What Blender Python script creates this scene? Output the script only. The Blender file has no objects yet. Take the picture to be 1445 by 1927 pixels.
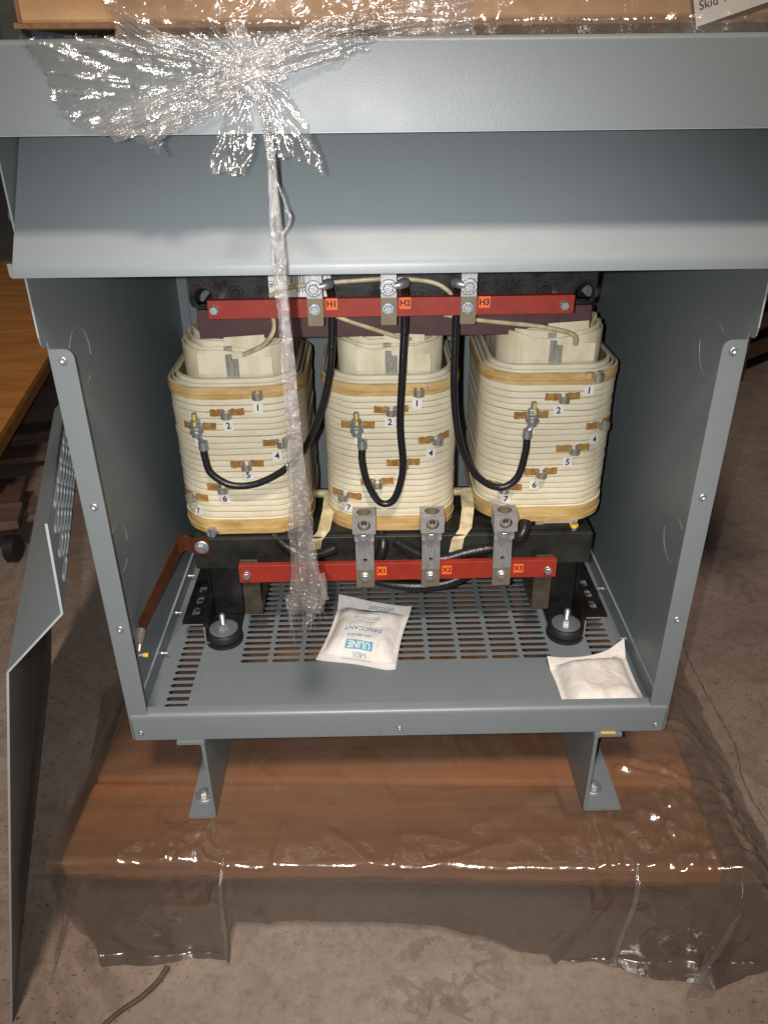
import bpy, bmesh, math, random
from mathutils import Vector, Matrix, noise
random.seed(7)
PI = math.pi
scn = bpy.context.scene
COL = scn.collection

# ------------------------------------------------------------------ materials
def N(nt, t, **kw):
    n = nt.nodes.new(t)
    for k, v in kw.items():
        if k.startswith('_'):
            setattr(n, k[1:], v)
        else:
            n.inputs[k.replace('__', ' ')].default_value = v
    return n

def base_mat(name):
    m = bpy.data.materials.new(name); m.use_nodes = True
    nt = m.node_tree; nt.nodes.clear()
    out = nt.nodes.new('ShaderNodeOutputMaterial')
    return m, nt, out

def mat(name, col, rough=.5, metal=0., col2=None, scale=30., stretch=(1, 1, 1), bump=0., bscale=400., spec=.5, detail=4, lo=.35, hi=.65,
        rough2=None, coat=0., coatr=.1, col3=None, scale3=3., lo3=.5, hi3=.7):
    m, nt, out = base_mat(name)
    p = nt.nodes.new('ShaderNodeBsdfPrincipled')
    p.inputs['Base Color'].default_value = (*col, 1)
    p.inputs['Roughness'].default_value = rough
    p.inputs['Metallic'].default_value = metal
    p.inputs['Specular IOR Level'].default_value = spec
    p.inputs['Coat Weight'].default_value = coat
    p.inputs['Coat Roughness'].default_value = coatr
    nt.links.new(p.outputs[0], out.inputs[0])
    geo = nt.nodes.new('ShaderNodeNewGeometry')
    mp = nt.nodes.new('ShaderNodeMapping'); mp.inputs['Scale'].default_value = stretch
    nt.links.new(geo.outputs['Position'], mp.inputs[0])
    if col2 is not None or rough2 is not None:
        nz = N(nt, 'ShaderNodeTexNoise', Scale=scale, Detail=detail, Roughness=.6)
        nt.links.new(mp.outputs[0], nz.inputs['Vector'])
        mr = nt.nodes.new('ShaderNodeMapRange')
        mr.inputs['From Min'].default_value = lo; mr.inputs['From Max'].default_value = hi
        nt.links.new(nz.outputs['Fac'], mr.inputs['Value'])
        if col2 is not None:
            mx = nt.nodes.new('ShaderNodeMix'); mx.data_type = 'RGBA'
            mx.inputs['A'].default_value = (*col, 1); mx.inputs['B'].default_value = (*col2, 1)
            nt.links.new(mr.outputs[0], mx.inputs['Factor'])
            res = mx.outputs['Result']
            if col3 is not None:
                n3 = N(nt, 'ShaderNodeTexNoise', Scale=scale3, Detail=6., Roughness=.6)
                nt.links.new(mp.outputs[0], n3.inputs['Vector'])
                r3 = nt.nodes.new('ShaderNodeMapRange'); r3.inputs['From Min'].default_value = lo3; r3.inputs['From Max'].default_value = hi3
                nt.links.new(n3.outputs['Fac'], r3.inputs['Value'])
                x3 = nt.nodes.new('ShaderNodeMix'); x3.data_type = 'RGBA'; x3.inputs['B'].default_value = (*col3, 1)
                nt.links.new(r3.outputs[0], x3.inputs['Factor']); nt.links.new(res, x3.inputs['A']); res = x3.outputs['Result']
            nt.links.new(res, p.inputs['Base Color'])
        if rough2 is not None:
            r2 = nt.nodes.new('ShaderNodeMapRange')
            r2.inputs['To Min'].default_value = rough; r2.inputs['To Max'].default_value = rough2
            nt.links.new(mr.outputs[0], r2.inputs['Value'])
            nt.links.new(r2.outputs[0], p.inputs['Roughness'])
    if bump > 0:
        nb = N(nt, 'ShaderNodeTexNoise', Scale=bscale, Detail=3.)
        nt.links.new(mp.outputs[0], nb.inputs['Vector'])
        b = N(nt, 'ShaderNodeBump', Strength=bump, Distance=.001)
        nt.links.new(nb.outputs['Fac'], b.inputs['Height'])
        nt.links.new(b.outputs[0], p.inputs['Normal'])
    return m

def film_mat(name, tint, clear, milk, milkcol, rough, bump, bscale, stretch=(1, 1, 1), fres=1.0, base=.10):
    m, nt, out = base_mat(name)
    tr = nt.nodes.new('ShaderNodeBsdfTransparent'); tr.inputs[0].default_value = (*tint, 1)
    df = nt.nodes.new('ShaderNodeBsdfDiffuse'); df.inputs[0].default_value = (*milkcol, 1)
    tl = nt.nodes.new('ShaderNodeBsdfTranslucent'); tl.inputs[0].default_value = (*milkcol, 1)
    gl = nt.nodes.new('ShaderNodeBsdfGlossy'); gl.inputs[0].default_value = (1, 1, 1, 1); gl.inputs['Roughness'].default_value = rough
    geo = nt.nodes.new('ShaderNodeNewGeometry')
    mp = nt.nodes.new('ShaderNodeMapping'); mp.inputs['Scale'].default_value = stretch
    nt.links.new(geo.outputs['Position'], mp.inputs[0])
    nz = N(nt, 'ShaderNodeTexNoise', Scale=bscale, Detail=4., Roughness=.6, Distortion=.6)
    nt.links.new(mp.outputs[0], nz.inputs['Vector'])
    b = N(nt, 'ShaderNodeBump', Strength=bump, Distance=.006)
    nt.links.new(nz.outputs['Fac'], b.inputs['Height'])
    for s in (gl, df, tl):
        nt.links.new(b.outputs[0], s.inputs['Normal'])
    md = nt.nodes.new('ShaderNodeMixShader'); md.inputs[0].default_value = .45
    nt.links.new(df.outputs[0], md.inputs[1]); nt.links.new(tl.outputs[0], md.inputs[2])
    # milkiness varies
    n2 = N(nt, 'ShaderNodeTexNoise', Scale=bscale * .25, Detail=3.)
    nt.links.new(mp.outputs[0], n2.inputs['Vector'])
    mr = nt.nodes.new('ShaderNodeMapRange'); mr.inputs['From Min'].default_value = .3; mr.inputs['From Max'].default_value = .75
    mr.inputs['To Min'].default_value = milk * .5; mr.inputs['To Max'].default_value = min(1, milk * 1.6)
    nt.links.new(n2.outputs['Fac'], mr.inputs['Value'])
    m1 = nt.nodes.new('ShaderNodeMixShader')
    nt.links.new(mr.outputs[0], m1.inputs[0]); nt.links.new(tr.outputs[0], m1.inputs[1]); nt.links.new(md.outputs[0], m1.inputs[2])
    # Schlick reflectance, the same from both sides of the film
    dt = nt.nodes.new('ShaderNodeVectorMath'); dt.operation = 'DOT_PRODUCT'
    nt.links.new(b.outputs[0], dt.inputs[0]); nt.links.new(geo.outputs['Incoming'], dt.inputs[1])
    ab = N(nt, 'ShaderNodeMath', _operation='ABSOLUTE'); nt.links.new(dt.outputs['Value'], ab.inputs[0])
    om = N(nt, 'ShaderNodeMath', _operation='SUBTRACT'); om.inputs[0].default_value = 1.; om.use_clamp = True; nt.links.new(ab.outputs[0], om.inputs[1])
    pw = N(nt, 'ShaderNodeMath', _operation='POWER'); pw.inputs[1].default_value = 4.; nt.links.new(om.outputs[0], pw.inputs[0])
    fr = N(nt, 'ShaderNodeMath', _operation='MULTIPLY_ADD'); fr.inputs[1].default_value = .8; fr.inputs[2].default_value = base; nt.links.new(pw.outputs[0], fr.inputs[0])
    mu = N(nt, 'ShaderNodeMath', _operation='MULTIPLY_ADD'); mu.inputs[1].default_value = fres; mu.inputs[2].default_value = 1 - clear
    mu.use_clamp = True
    nt.links.new(fr.outputs[0], mu.inputs[0])
    m2 = nt.nodes.new('ShaderNodeMixShader')
    nt.links.new(mu.outputs[0], m2.inputs[0]); nt.links.new(m1.outputs[0], m2.inputs[1]); nt.links.new(gl.outputs[0], m2.inputs[2])
    nt.links.new(m2.outputs[0], out.inputs[0])
    return m

M = {}
M['paint'] = mat('grey_enamel', (.176, .201, .213), .35, bump=.16, bscale=900, col2=(.160, .184, .196), scale=5, col3=(.27, .30, .31), scale3=330, lo3=.72, hi3=.80, rough2=.46, spec=.5)
M['edge'] = mat('pale_enamel_edge', (.30, .335, .345), .42)  # paler grey for sheet edges and knockout rings
M['galv'] = mat('zinc_screw', (.55, .56, .57), .36, .8, col2=(.4, .41, .43), scale=300, rough2=.5)
M['steel'] = mat('nickel_plate', (.62, .59, .52), .36, .8, col2=(.42, .39, .33), scale=180, rough2=.42)
M['bolt'] = mat('zinc_bolt', (.52, .54, .56), .36, .8, col2=(.40, .42, .45), scale=500, rough2=.45, bump=.3, bscale=900)
M['alu'] = mat('aluminium_lug', (.56, .555, .55), .42, .65, col2=(.38, .375, .37), scale=120, stretch=(1, 1, 6), rough2=.5, bump=.25, bscale=300)
M['tin'] = mat('bright_tin', (.62, .62, .63), .36, .75, col2=(.42, .42, .43), scale=110, stretch=(3, 1, .6), rough2=.45, bump=.3, bscale=200)
M['brass'] = mat('dull_bronze', (.23, .19, .125), .5, .4, col2=(.20, .165, .11), scale=90, rough2=.55)
M['legdark'] = mat('varnished_steel_leg', (.085, .072, .052), .4, .3, col2=(.05, .042, .03), scale=60)
M['red'] = mat('red_insulator', (.31, .027, .013), .5, col2=(.25, .021, .011), scale=60, bump=.15, bscale=500)
M['maroon'] = mat('maroon_board', (.075, .030, .030), .6, col2=(.055, .024, .026), scale=50, bump=.2, bscale=700)
M['black'] = mat('black_varnished_steel', (.005, .005, .005), .30, col2=(.010, .0095, .009), scale=40, rough2=.5, bump=.25, bscale=220)
M['clampgrey'] = mat('dark_varnished_clamp', (.010, .011, .009), .36, col2=(.022, .023, .019), scale=35, rough2=.5, bump=.2, bscale=150)
M['rubber'] = mat('black_rubber', (.012, .012, .012), .55)
M['cable'] = mat('black_cable', (.010, .010, .011), .34, bump=.5, bscale=350, stretch=(1, 1, 1))
M['cream'] = mat('varnished_paper', (.68, .625, .475), .42, col2=(.59, .515, .36), scale=26, stretch=(1, 1, 2), lo=.42, hi=.8, bump=.5, bscale=240, rough2=.55, coat=.35, coatr=.16, col3=(.56, .42, .22), scale3=14, lo3=.62, hi3=.82, detail=8)
M['creamd'] = mat('varnished_paper_groove', (.20, .13, .055), .5)
M['paper'] = mat('insulation_paper', (.68, .63, .48), .5, col2=(.50, .42, .25), scale=32, stretch=(1, 1, .4), lo=.40, hi=.72, bump=.3, bscale=120, coat=.1)
M['amber'] = mat('amber_tape', (.57, .41, .18), .38, col2=(.38, .215, .065), scale=30, stretch=(1, 1, 3.), bump=.3, bscale=90, rough2=.5, coat=.2, lo=.38, hi=.75)
M['ambers'] = mat('amber_tab', (.40, .22, .06), .35, col2=(.22, .10, .025), scale=130, bump=.3, bscale=200, coat=.3)
M['duct'] = mat('duct_stick_grey', (.32, .31, .27), .45, col2=(.22, .21, .18), scale=100)
M['white'] = mat('white_sticker', (.70, .69, .66), .5)
M['ink'] = mat('black_ink', (.015, .015, .015), .5)
M['orange'] = mat('orange_sticker', (.86, .14, .022), .5)
M['copper'] = mat('copper_strap', (.26, .085, .042), .36, .85, col2=(.15, .05, .028), scale=60, rough2=.5)
M['yellow'] = mat('yellow_mark', (.75, .48, .03), .4)
M['sleeve'] = mat('cream_sleeve', (.58, .52, .36), .4, col2=(.40, .31, .16), scale=70)
M['bag'] = mat('white_pouch', (.72, .69, .66), .62, col2=(.60, .56, .53), scale=45, lo=.45, hi=.8, bump=.5, bscale=150)
M['bagd'] = mat('dusty_pouch', (.70, .65, .61), .62, col2=(.46, .40, .35), scale=32, lo=.52, hi=.85, bump=.5, bscale=120, detail=8)
M['blue'] = mat('blue_print', (.10, .36, .50), .55)
M['bluetext'] = mat('blue_grey_print', (.10, .24, .36), .55)
M['wood'] = mat('skid_wood', (.34, .168, .078), .65, col2=(.14, .067, .034), scale=16, stretch=(.10, 2.2, 2.2), detail=12, lo=.32, hi=.68, col3=(.50, .205, .06), scale3=4.5, lo3=.52, hi3=.68, bump=.4, bscale=60, rough2=.7)
M['woodo'] = mat('orange_plywood', (.66, .27, .055), .6, col2=(.40, .16, .035), scale=7, stretch=(.6, 3, 3), detail=8, lo=.3, hi=.7)
M['woodd'] = mat('dirty_board', (.15, .095, .07), .7, col2=(.08, .05, .035), scale=9, stretch=(.5, 3, 3), detail=8)
M['wooddk'] = mat('dark_pallet_wood', (.11, .06, .032), .7, col2=(.055, .03, .018), scale=10, stretch=(.5, 3, 3), detail=8)
M['card'] = mat('brown_cardboard', (.48, .29, .145), .7, col2=(.35, .20, .095), scale=12, stretch=(1, 1, 3), detail=6, bump=.2, bscale=120)
M['cardd'] = mat('cardboard_edge', (.26, .13, .06), .75, col2=(.16, .08, .04), scale=160, stretch=(1, 1, 1))
M['post'] = mat('rack_steel', (.10, .11, .09), .5, col2=(.06, .065, .055), scale=8)
M['wrap'] = film_mat('stretch_film', (.92, .92, .92), .99, .09, (.82, .80, .78), .20, .3, 90, fres=1., base=.13)
M['wrapd'] = film_mat('bundled_film', (.90, .885, .88), .99, .19, (.86, .82, .79), .20, .4, 110, stretch=(1, 1, .4), fres=1., base=.11)
M['boxwrap'] = film_mat('box_film', (.92, .91, .90), .99, .13, (.62, .56, .52), .17, .4, 45, fres=1., base=.09)
M['polyd'] = film_mat('dusty_shaded_poly', (.62, .59, .565), .99, .27, (.30, .25, .215), .20, .4, 16, fres=1., base=.11)  # dusty film, with the shade under the skid put into its tint
M['strand'] = film_mat('strand_film', (.84, .82, .81), .985, .13, (.78, .735, .71), .17, .7, 260, stretch=(1, 1, .55), fres=1., base=.24)
M['polyl'] = film_mat('thin_poly_sheet', (.92, .90, .88), .99, .14, (.55, .47, .41), .15, .5, 30, fres=1., base=.12)
M['poly'] = film_mat('poly_sheet', (.84, .79, .75), .99, .29, (.44, .30, .21), .20, .5, 18, fres=1., base=.14)

# concrete floor
def floor_material():
    m, nt, out = base_mat('stained_concrete')
    p = nt.nodes.new('ShaderNodeBsdfPrincipled'); nt.links.new(p.outputs[0], out.inputs[0])
    geo = nt.nodes.new('ShaderNodeNewGeometry')
    def nz(s, d=6., r=.6, dist=0.):
        n = N(nt, 'ShaderNodeTexNoise', Scale=s, Detail=d, Roughness=r, Distortion=dist)
        nt.links.new(geo.outputs['Position'], n.inputs['Vector']); return n
    def ramp(src, pts):
        r = nt.nodes.new('ShaderNodeValToRGB')
        e = r.color_ramp.elements
        e[0].position, e[0].color = pts[0][0], (*pts[0][1], 1)
        e[1].position, e[1].color = pts[-1][0], (*pts[-1][1], 1)
        for q, c in pts[1:-1]:
            x = e.new(q); x.color = (*c, 1)
        nt.links.new(src, r.inputs[0]); return r
    def mix(f, a, b, mode='MIX'):
        x = nt.nodes.new('ShaderNodeMix'); x.data_type = 'RGBA'; x.blend_type = mode
        for s, v in (('Factor', f), ('A', a), ('B', b)):
            if hasattr(v, 'is_output'): nt.links.new(v, x.inputs[s])
            else: x.inputs[s].default_value = v if s == 'Factor' else (*v, 1)
        return x.outputs['Result']
    big = ramp(nz(1.6, 5).outputs['Fac'], [(.30, (.22, .160, .128)), (.5, (.28, .208, .165)), (.72, (.33, .265, .215))])
    fine = ramp(nz(55, 12, .82).outputs['Fac'], [(.30, (.50, .48, .46)), (.52, (.95, .95, .95)), (.75, (1.25, 1.22, 1.2))])
    c = mix(.8, big.outputs[0], fine.outputs[0], 'MULTIPLY')
    speck = ramp(nz(170, 3, .5).outputs['Fac'], [(.62, (0, 0, 0)), (.70, (1, 1, 1))])
    c = mix(speck.outputs[0], c, (.07, .048, .036))
    smear = ramp(nz(5.5, 7, .65, 1.5).outputs['Fac'], [(.52, (0, 0, 0)), (.66, (1, 1, 1))])
    s2 = nt.nodes.new('ShaderNodeMath'); s2.operation = 'MULTIPLY'; s2.inputs[1].default_value = .45
    nt.links.new(smear.outputs[0], s2.inputs[0])
    c = mix(s2.outputs[0], c, (.085, .056, .043))
    # paler patch in front of the skid, with crisp peeled blotches in it
    ds = nt.nodes.new('ShaderNodeVectorMath'); ds.operation = 'DISTANCE'; ds.inputs[1].default_value = (.02, -.28, -.30)
    nt.links.new(geo.outputs['Position'], ds.inputs[0])
    wob = N(nt, 'ShaderNodeMath', _operation='MULTIPLY_ADD'); wob.inputs[1].default_value = .5; wob.inputs[2].default_value = 0
    nt.links.new(nz(6, 6).outputs['Fac'], wob.inputs[0])
    sm = nt.nodes.new('ShaderNodeMath'); sm.operation = 'ADD'
    nt.links.new(ds.outputs['Value'], sm.inputs[0]); nt.links.new(wob.outputs[0], sm.inputs[1])
    msk = ramp(sm.outputs[0], [(.40, (.75, .75, .75)), (.72, (0, 0, 0))])
    pale_floor = mix(.8, ramp(nz(12, 8, .7).outputs['Fac'], [(.3, (.29, .24, .20)), (.7, (.42, .36, .305))]).outputs[0], fine.outputs[0], 'MULTIPLY')
    c = mix(msk.outputs[0], c, pale_floor)
    ds2 = nt.nodes.new('ShaderNodeVectorMath'); ds2.operation = 'DISTANCE'; ds2.inputs[1].default_value = (.06, -.13, -.30)
    nt.links.new(geo.outputs['Position'], ds2.inputs[0])
    m2 = ramp(ds2.outputs['Value'], [(.05, (1, 1, 1)), (.12, (0, 0, 0))])
    bl = ramp(nz(24, 4, .55, .4).outputs['Fac'], [(.535, (0, 0, 0)), (.55, (1, 1, 1)), (.63, (1, 1, 1)), (.64, (.25, .25, .25))])
    mm = nt.nodes.new('ShaderNodeMath'); mm.operation = 'MULTIPLY'
    nt.links.new(m2.outputs[0], mm.inputs[0]); nt.links.new(bl.outputs[0], mm.inputs[1])
    m8 = nt.nodes.new('ShaderNodeMath'); m8.operation = 'MULTIPLY'; m8.inputs[1].default_value = .36
    nt.links.new(mm.outputs[0], m8.inputs[0])
    c = mix(m8.outputs[0], c, (.09, .062, .045))
    nt.links.new(c, p.inputs['Base Color'])
    rr = ramp(nz(9, 5).outputs['Fac'], [(.3, (.45, .45, .45)), (.7, (.75, .75, .75))])
    nt.links.new(rr.outputs[0], p.inputs['Roughness'])
    b = N(nt, 'ShaderNodeBump', Strength=.35, Distance=.002)
    nt.links.new(nz(60, 8, .7).outputs['Fac'], b.inputs['Height']); nt.links.new(b.outputs[0], p.inputs['Normal'])
    return m
M['floor'] = floor_material()

# ------------------------------------------------------------------ object helpers
def tag(o, label=None, cat=None, group=None, kind=None):
    if label: o['label'] = label
    if cat: o['category'] = cat
    if group: o['group'] = group
    if kind: o['kind'] = kind
    return o

def thing(name, loc, label, cat, group=None):
    o = bpy.data.objects.new(name, None); COL.objects.link(o)
    o.location = loc; o.empty_display_size = .05
    return tag(o, label, cat, group)

ORIGIN = {}
def root_of(o):
    while o.parent is not None: o = o.parent
    return o

def obj(name, bm, mats, parent=None, smooth=0, label=None, loc=None):
    """mesh given in world metres; becomes a child of parent (whose root sits at its base)"""
    if not isinstance(mats, (list, tuple)): mats = [mats]
    if parent is not None and loc is None:
        bmesh.ops.translate(bm, verts=bm.verts, vec=-Vector(root_of(parent).location))
    me = bpy.data.meshes.new(name); 
    bmesh.ops.recalc_face_normals(bm, faces=bm.faces)
    bm.to_mesh(me); bm.free()
    for mm in mats: me.materials.append(M[mm])
    o = bpy.data.objects.new(name, me); COL.objects.link(o)
    if loc is not None:
        o.location = Vector(loc) - (Vector(root_of(parent).location) if parent is not None else Vector())
    if parent is not None: o.parent = parent
    if smooth:
        for p in me.polygons: p.use_smooth = True
        if smooth != 180 and hasattr(me, 'set_sharp_from_angle'):
            me.set_sharp_from_angle(angle=math.radians(smooth))
    if label: o['label'] = label
    return o

def place(name, me, parent, loc, rot=(0, 0, 0), scale=(1, 1, 1), label=None):
    o = bpy.data.objects.new(name, me); COL.objects.link(o)
    o.parent = parent
    o.location = Vector(loc) - Vector(root_of(parent).location); o.rotation_euler = rot; o.scale = scale
    if label: o['label'] = label
    return o

def BM(): return bmesh.new()

def box(bm, x0, x1, y0, y1, z0, z1, bev=0., mi=0, seg=2, mtx=None):
    vs = [bm.verts.new((x, y, z)) for x in (x0, x1) for y in (y0, y1) for z in (z0, z1)]
    idx = [(0, 1, 3, 2), (4, 6, 7, 5), (0, 4, 5, 1), (2, 3, 7, 6), (0, 2, 6, 4), (1, 5, 7, 3)]
    fs = [bm.faces.new([vs[i] for i in f]) for f in idx]
    for f in fs: f.material_index = mi
    if mtx is not None:
        for v in vs: v.co = mtx @ v.co
    if bev > 0:
        es = list({e for f in fs for e in f.edges})
        bmesh.ops.bevel(bm, geom=es, offset=bev, segments=seg, affect='EDGES', profile=.5, material=-1)
    return vs

def frame(axis):
    a = Vector(axis).normalized()
    u = a.orthogonal().normalized(); v = a.cross(u)
    return a, u, v

def cyl(bm, p0, p1, r0, r1=None, n=20, mi=0, cap=True, rot=0.):
    p0, p1 = Vector(p0), Vector(p1); r1 = r0 if r1 is None else r1
    a, u, v = frame(p1 - p0)
    A = [bm.verts.new(p0 + (u * math.cos(2 * PI * i / n + rot) + v * math.sin(2 * PI * i / n + rot)) * r0) for i in range(n)]
    B = [bm.verts.new(p1 + (u * math.cos(2 * PI * i / n + rot) + v * math.sin(2 * PI * i / n + rot)) * r1) for i in range(n)]
    for i in range(n):
        f = bm.faces.new((A[i], A[(i + 1) % n], B[(i + 1) % n], B[i])); f.material_index = mi
    if cap:
        bm.faces.new(A[::-1]).material_index = mi; bm.faces.new(B).material_index = mi

def lathe(bm, base, axis, prof, n=24, mi=0):
    """prof: list of (h, r)"""
    base = Vector(base); a, u, v = frame(axis)
    rings = []
    for h, r in prof:
        rings.append([bm.verts.new(base + a * h + (u * math.cos(2 * PI * i / n) + v * math.sin(2 * PI * i / n)) * max(r, 1e-5)) for i in range(n)])
    for A, B in zip(rings, rings[1:]):
        for i in range(n):
            bm.faces.new((A[i], A[(i + 1) % n], B[(i + 1) % n], B[i])).material_index = mi
    bm.faces.new(rings[0][::-1]).material_index = mi; bm.faces.new(rings[-1]).material_index = mi

def spline(pts, k=10):
    pts = [Vector(p) for p in pts]; out = []
    P = [pts[0] * 2 - pts[1]] + pts + [pts[-1] * 2 - pts[-2]]
    for i in range(1, len(P) - 2):
        a, b, c, d = P[i - 1:i + 3]
        for j in range(k):
            t = j / k
            out.append(.5 * (2 * b + (c - a) * t + (2 * a - 5 * b + 4 * c - d) * t * t + (3 * b - a - 3 * c + d) * t ** 3))
    out.append(pts[-1]); return out

def tube(bm, pts, r, n=10, mi=0, rfun=None, sx=1., up=None):
    rings = []; prev = None
    for i, p in enumerate(pts):
        d = (pts[min(i + 1, len(pts) - 1)] - pts[max(i - 1, 0)]).normalized()
        if prev is None:
            u = Vector(up) if up else d.orthogonal()
        else: u = prev
        u = (u - d * u.dot(d)).normalized(); prev = u; v = d.cross(u)
        rings.append([bm.verts.new(p + (u * math.cos(2 * PI * j / n) * sx + v * math.sin(2 * PI * j / n)) * (rfun(i / (len(pts) - 1), j / n) if rfun else r)) for j in range(n)])
    for A, B in zip(rings, rings[1:]):
        for j in range(n):
            bm.faces.new((A[j], A[(j + 1) % n], B[(j + 1) % n], B[j])).material_index = mi
    bm.faces.new(rings[0][::-1]).material_index = mi; bm.faces.new(rings[-1]).material_index = mi

def ribbon(bm, pts, width, th, wdir, mi=0):
    """strip of thickness th swept along pts, width along wdir"""
    w = Vector(wdir).normalized() * (width / 2); rings = []
    for i, p in enumerate(pts):
        d = (pts[min(i + 1, len(pts) - 1)] - pts[max(i - 1, 0)]).normalized()
        nrm = d.cross(w).normalized() * (th / 2)
        rings.append([bm.verts.new(p + s) for s in (w + nrm, w - nrm, -w - nrm, -w + nrm)])
    for A, B in zip(rings, rings[1:]):
        for j in range(4):
            bm.faces.new((A[j], A[(j + 1) % 4], B[(j + 1) % 4], B[j])).material_index = mi
    bm.faces.new(rings[0][::-1]).material_index = mi; bm.faces.new(rings[-1]).material_index = mi

def plate(bm, outer, holes, fn, th, nrm, mi=0):
    """2D outline with holes, filled, mapped by fn, given thickness along nrm"""
    es = []
    for loop in [outer] + holes:
        vs = [bm.verts.new(fn(*p)) for p in loop]
        es += [bm.edges.new((vs[i], vs[(i + 1) % len(vs)])) for i in range(len(vs))]
    r = bmesh.ops.triangle_fill(bm, edges=es, use_beauty=True)
    fs = [g for g in r['geom'] if isinstance(g, bmesh.types.BMFace)]
    for f in fs: f.material_index = mi
    ex = bmesh.ops.extrude_face_region(bm, geom=fs)
    bmesh.ops.translate(bm, verts=[g for g in ex['geom'] if isinstance(g, bmesh.types.BMVert)], vec=Vector(nrm) * th)
    for g in ex['geom']:
        if isinstance(g, bmesh.types.BMFace): g.material_index = mi

def rrect(x0, x1, z0, z1, r, n=5, corners=(1, 1, 1, 1)):
    out = []
    for k, (cx, cz, a) in enumerate(((x1 - r, z1 - r, 0), (x0 + r, z1 - r, 90), (x0 + r, z0 + r, 180), (x1 - r, z0 + r, 270))):
        if corners[k]:
            out += [(cx + r * math.cos(math.radians(a + 90 * i / n)), cz + r * math.sin(math.radians(a + 90 * i / n))) for i in range(n + 1)]
        else:
            out.append((x1 if k in (0, 3) else x0, z1 if k in (0, 1) else z0))
    return out

def circ(cx, cz, r, n=24): return [(cx + r * math.cos(2 * PI * i / n), cz + r * math.sin(2 * PI * i / n)) for i in range(n)]

def slot_cell(bm, fn, x0, x1, y0, y1, sl, sw, dn, th, mi=0):
    """cell with an oblong hole, rim given depth th along dn"""
    cx, cy = (x0 + x1) / 2, (y0 + y1) / 2; r = sw / 2; h = sl / 2 - r
    inner = [(cx + h + r * math.cos(a), cy + r * math.sin(a)) for a in [math.radians(-90 + 180 * i / 6) for i in range(7)]] + \
            [(cx - h + r * math.cos(a), cy + r * math.sin(a)) for a in [math.radians(90 + 180 * i / 6) for i in range(7)]]
    outer = []
    for (x, y) in inner:
        sgn = 1 if x > cx else -1
        t = (y - cy) / r
        if abs(t) > .75: outer.append((x if abs(t) > .99 else (x1 if sgn > 0 else x0), y1 if t > 0 else y0))
        else: outer.append((x1 if sgn > 0 else x0, cy + (y1 - y0) / 2 * t))
    I = [bm.verts.new(fn(*p)) for p in inner]; O = [bm.verts.new(fn(*p)) for p in outer]
    L = [bm.verts.new(Vector(fn(*p)) + Vector(dn) * th) for p in inner]
    n = len(I)
    for i in range(n):
        j = (i + 1) % n
        bm.faces.new((O[i], O[j], I[j], I[i])).material_index = mi
        bm.faces.new((I[i], I[j], L[j], L[i])).material_index = mi

def quad(bm, fn, x0, x1, y0, y1, mi=0):
    bm.faces.new([bm.verts.new(fn(*p)) for p in ((x0, y0), (x1, y0), (x1, y1), (x0, y1))]).material_index = mi

TXT = {}
def text_geo(s, size, bold=0.):
    k = (s, size, bold)
    if k not in TXT:
        cu = bpy.data.curves.new('lettering', 'FONT'); cu.body = s; cu.size = size; cu.align_x = 'CENTER'; cu.align_y = 'CENTER'
        cu.offset = bold * size; cu.resolution_u = 3
        o = bpy.data.objects.new('lettering', cu); COL.objects.link(o)
        me = bpy.data.meshes.new_from_object(o.evaluated_get(bpy.context.evaluated_depsgraph_get()))
        TXT[k] = ([v.co.copy() for v in me.vertices], [tuple(p.vertices) for p in me.polygons])
        bpy.data.objects.remove(o); bpy.data.curves.remove(cu); bpy.data.meshes.remove(me)
    return TXT[k]

def add_text(bm, s, size, fn, mi=0, bold=0.):
    vs, fs = text_geo(s, size, bold)
    V = [bm.verts.new(fn(v.x, v.y)) for v in vs]
    for f in fs:
        try: bm.faces.new([V[i] for i in f]).material_index = mi
        except ValueError: pass

def sticker_mesh(name, s, w, h, size, back, bold=.03, ink='ink', dx=0):
    """plate in XZ facing -Y, origin at its centre"""
    bm = BM(); box(bm, -w / 2, w / 2, 0, .0004, -h / 2, h / 2)
    add_text(bm, s, size, lambda x, y: Vector((x + dx, -.00025, y)), 1, bold)
    for f in bm.faces:
        pass
    me = bpy.data.meshes.new(name); bm.to_mesh(me); bm.free()
    me.materials.append(M[back]); me.materials.append(M[ink]); return me

def hex_mesh(name, m, r, washer=1.5, head=.8, stud=0., m2=None, nub=False):
    """hex bolt pointing to -Y, washer face at origin"""
    bm = BM()
    lathe(bm, (0, 0, 0), (0, -1, 0), [(0, r * washer), (r * .22, r * washer), (r * .32, r * washer * .9)], 24)
    h0, h1 = r * .3, r * (.3 + head)
    cyl(bm, (0, -h0, 0), (0, -h1 + r * .12, 0), r, n=6, rot=.3)
    cyl(bm, (0, -h1 + r * .12, 0), (0, -h1, 0), r, r * .86, n=6, rot=.3)
    if nub:
        for k in range(3):
            a = k * 2.1 + .4
            box(bm, -.05 * r, .05 * r, -h1 - r * .04, -h1, r * .18, r * .62, mtx=Matrix.Rotation(a, 4, 'Y'))
    if stud: cyl(bm, (0, -h1, 0), (0, -h1 - stud, 0), r * .55, r * .5, n=12)
    me = bpy.data.meshes.new(name); bmesh.ops.recalc_face_normals(bm, faces=bm.faces); bm.to_mesh(me); bm.free()
    me.materials.append(M[m])
    return me

def screw_mesh(name, m, r):
    bm = BM()
    lathe(bm, (0, 0, 0), (0, -1, 0), [(0, r), (r * .3, r * .98), (r * .55, r * .75), (r * .56, r * .45), (r * .3, r * .4)], 18)
    me = bpy.data.meshes.new(name); bmesh.ops.recalc_face_normals(bm, faces=bm.faces); bm.to_mesh(me); bm.free()
    me.materials.append(M[m])
    for p in me.polygons: p.use_smooth = True
    return me

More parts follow.
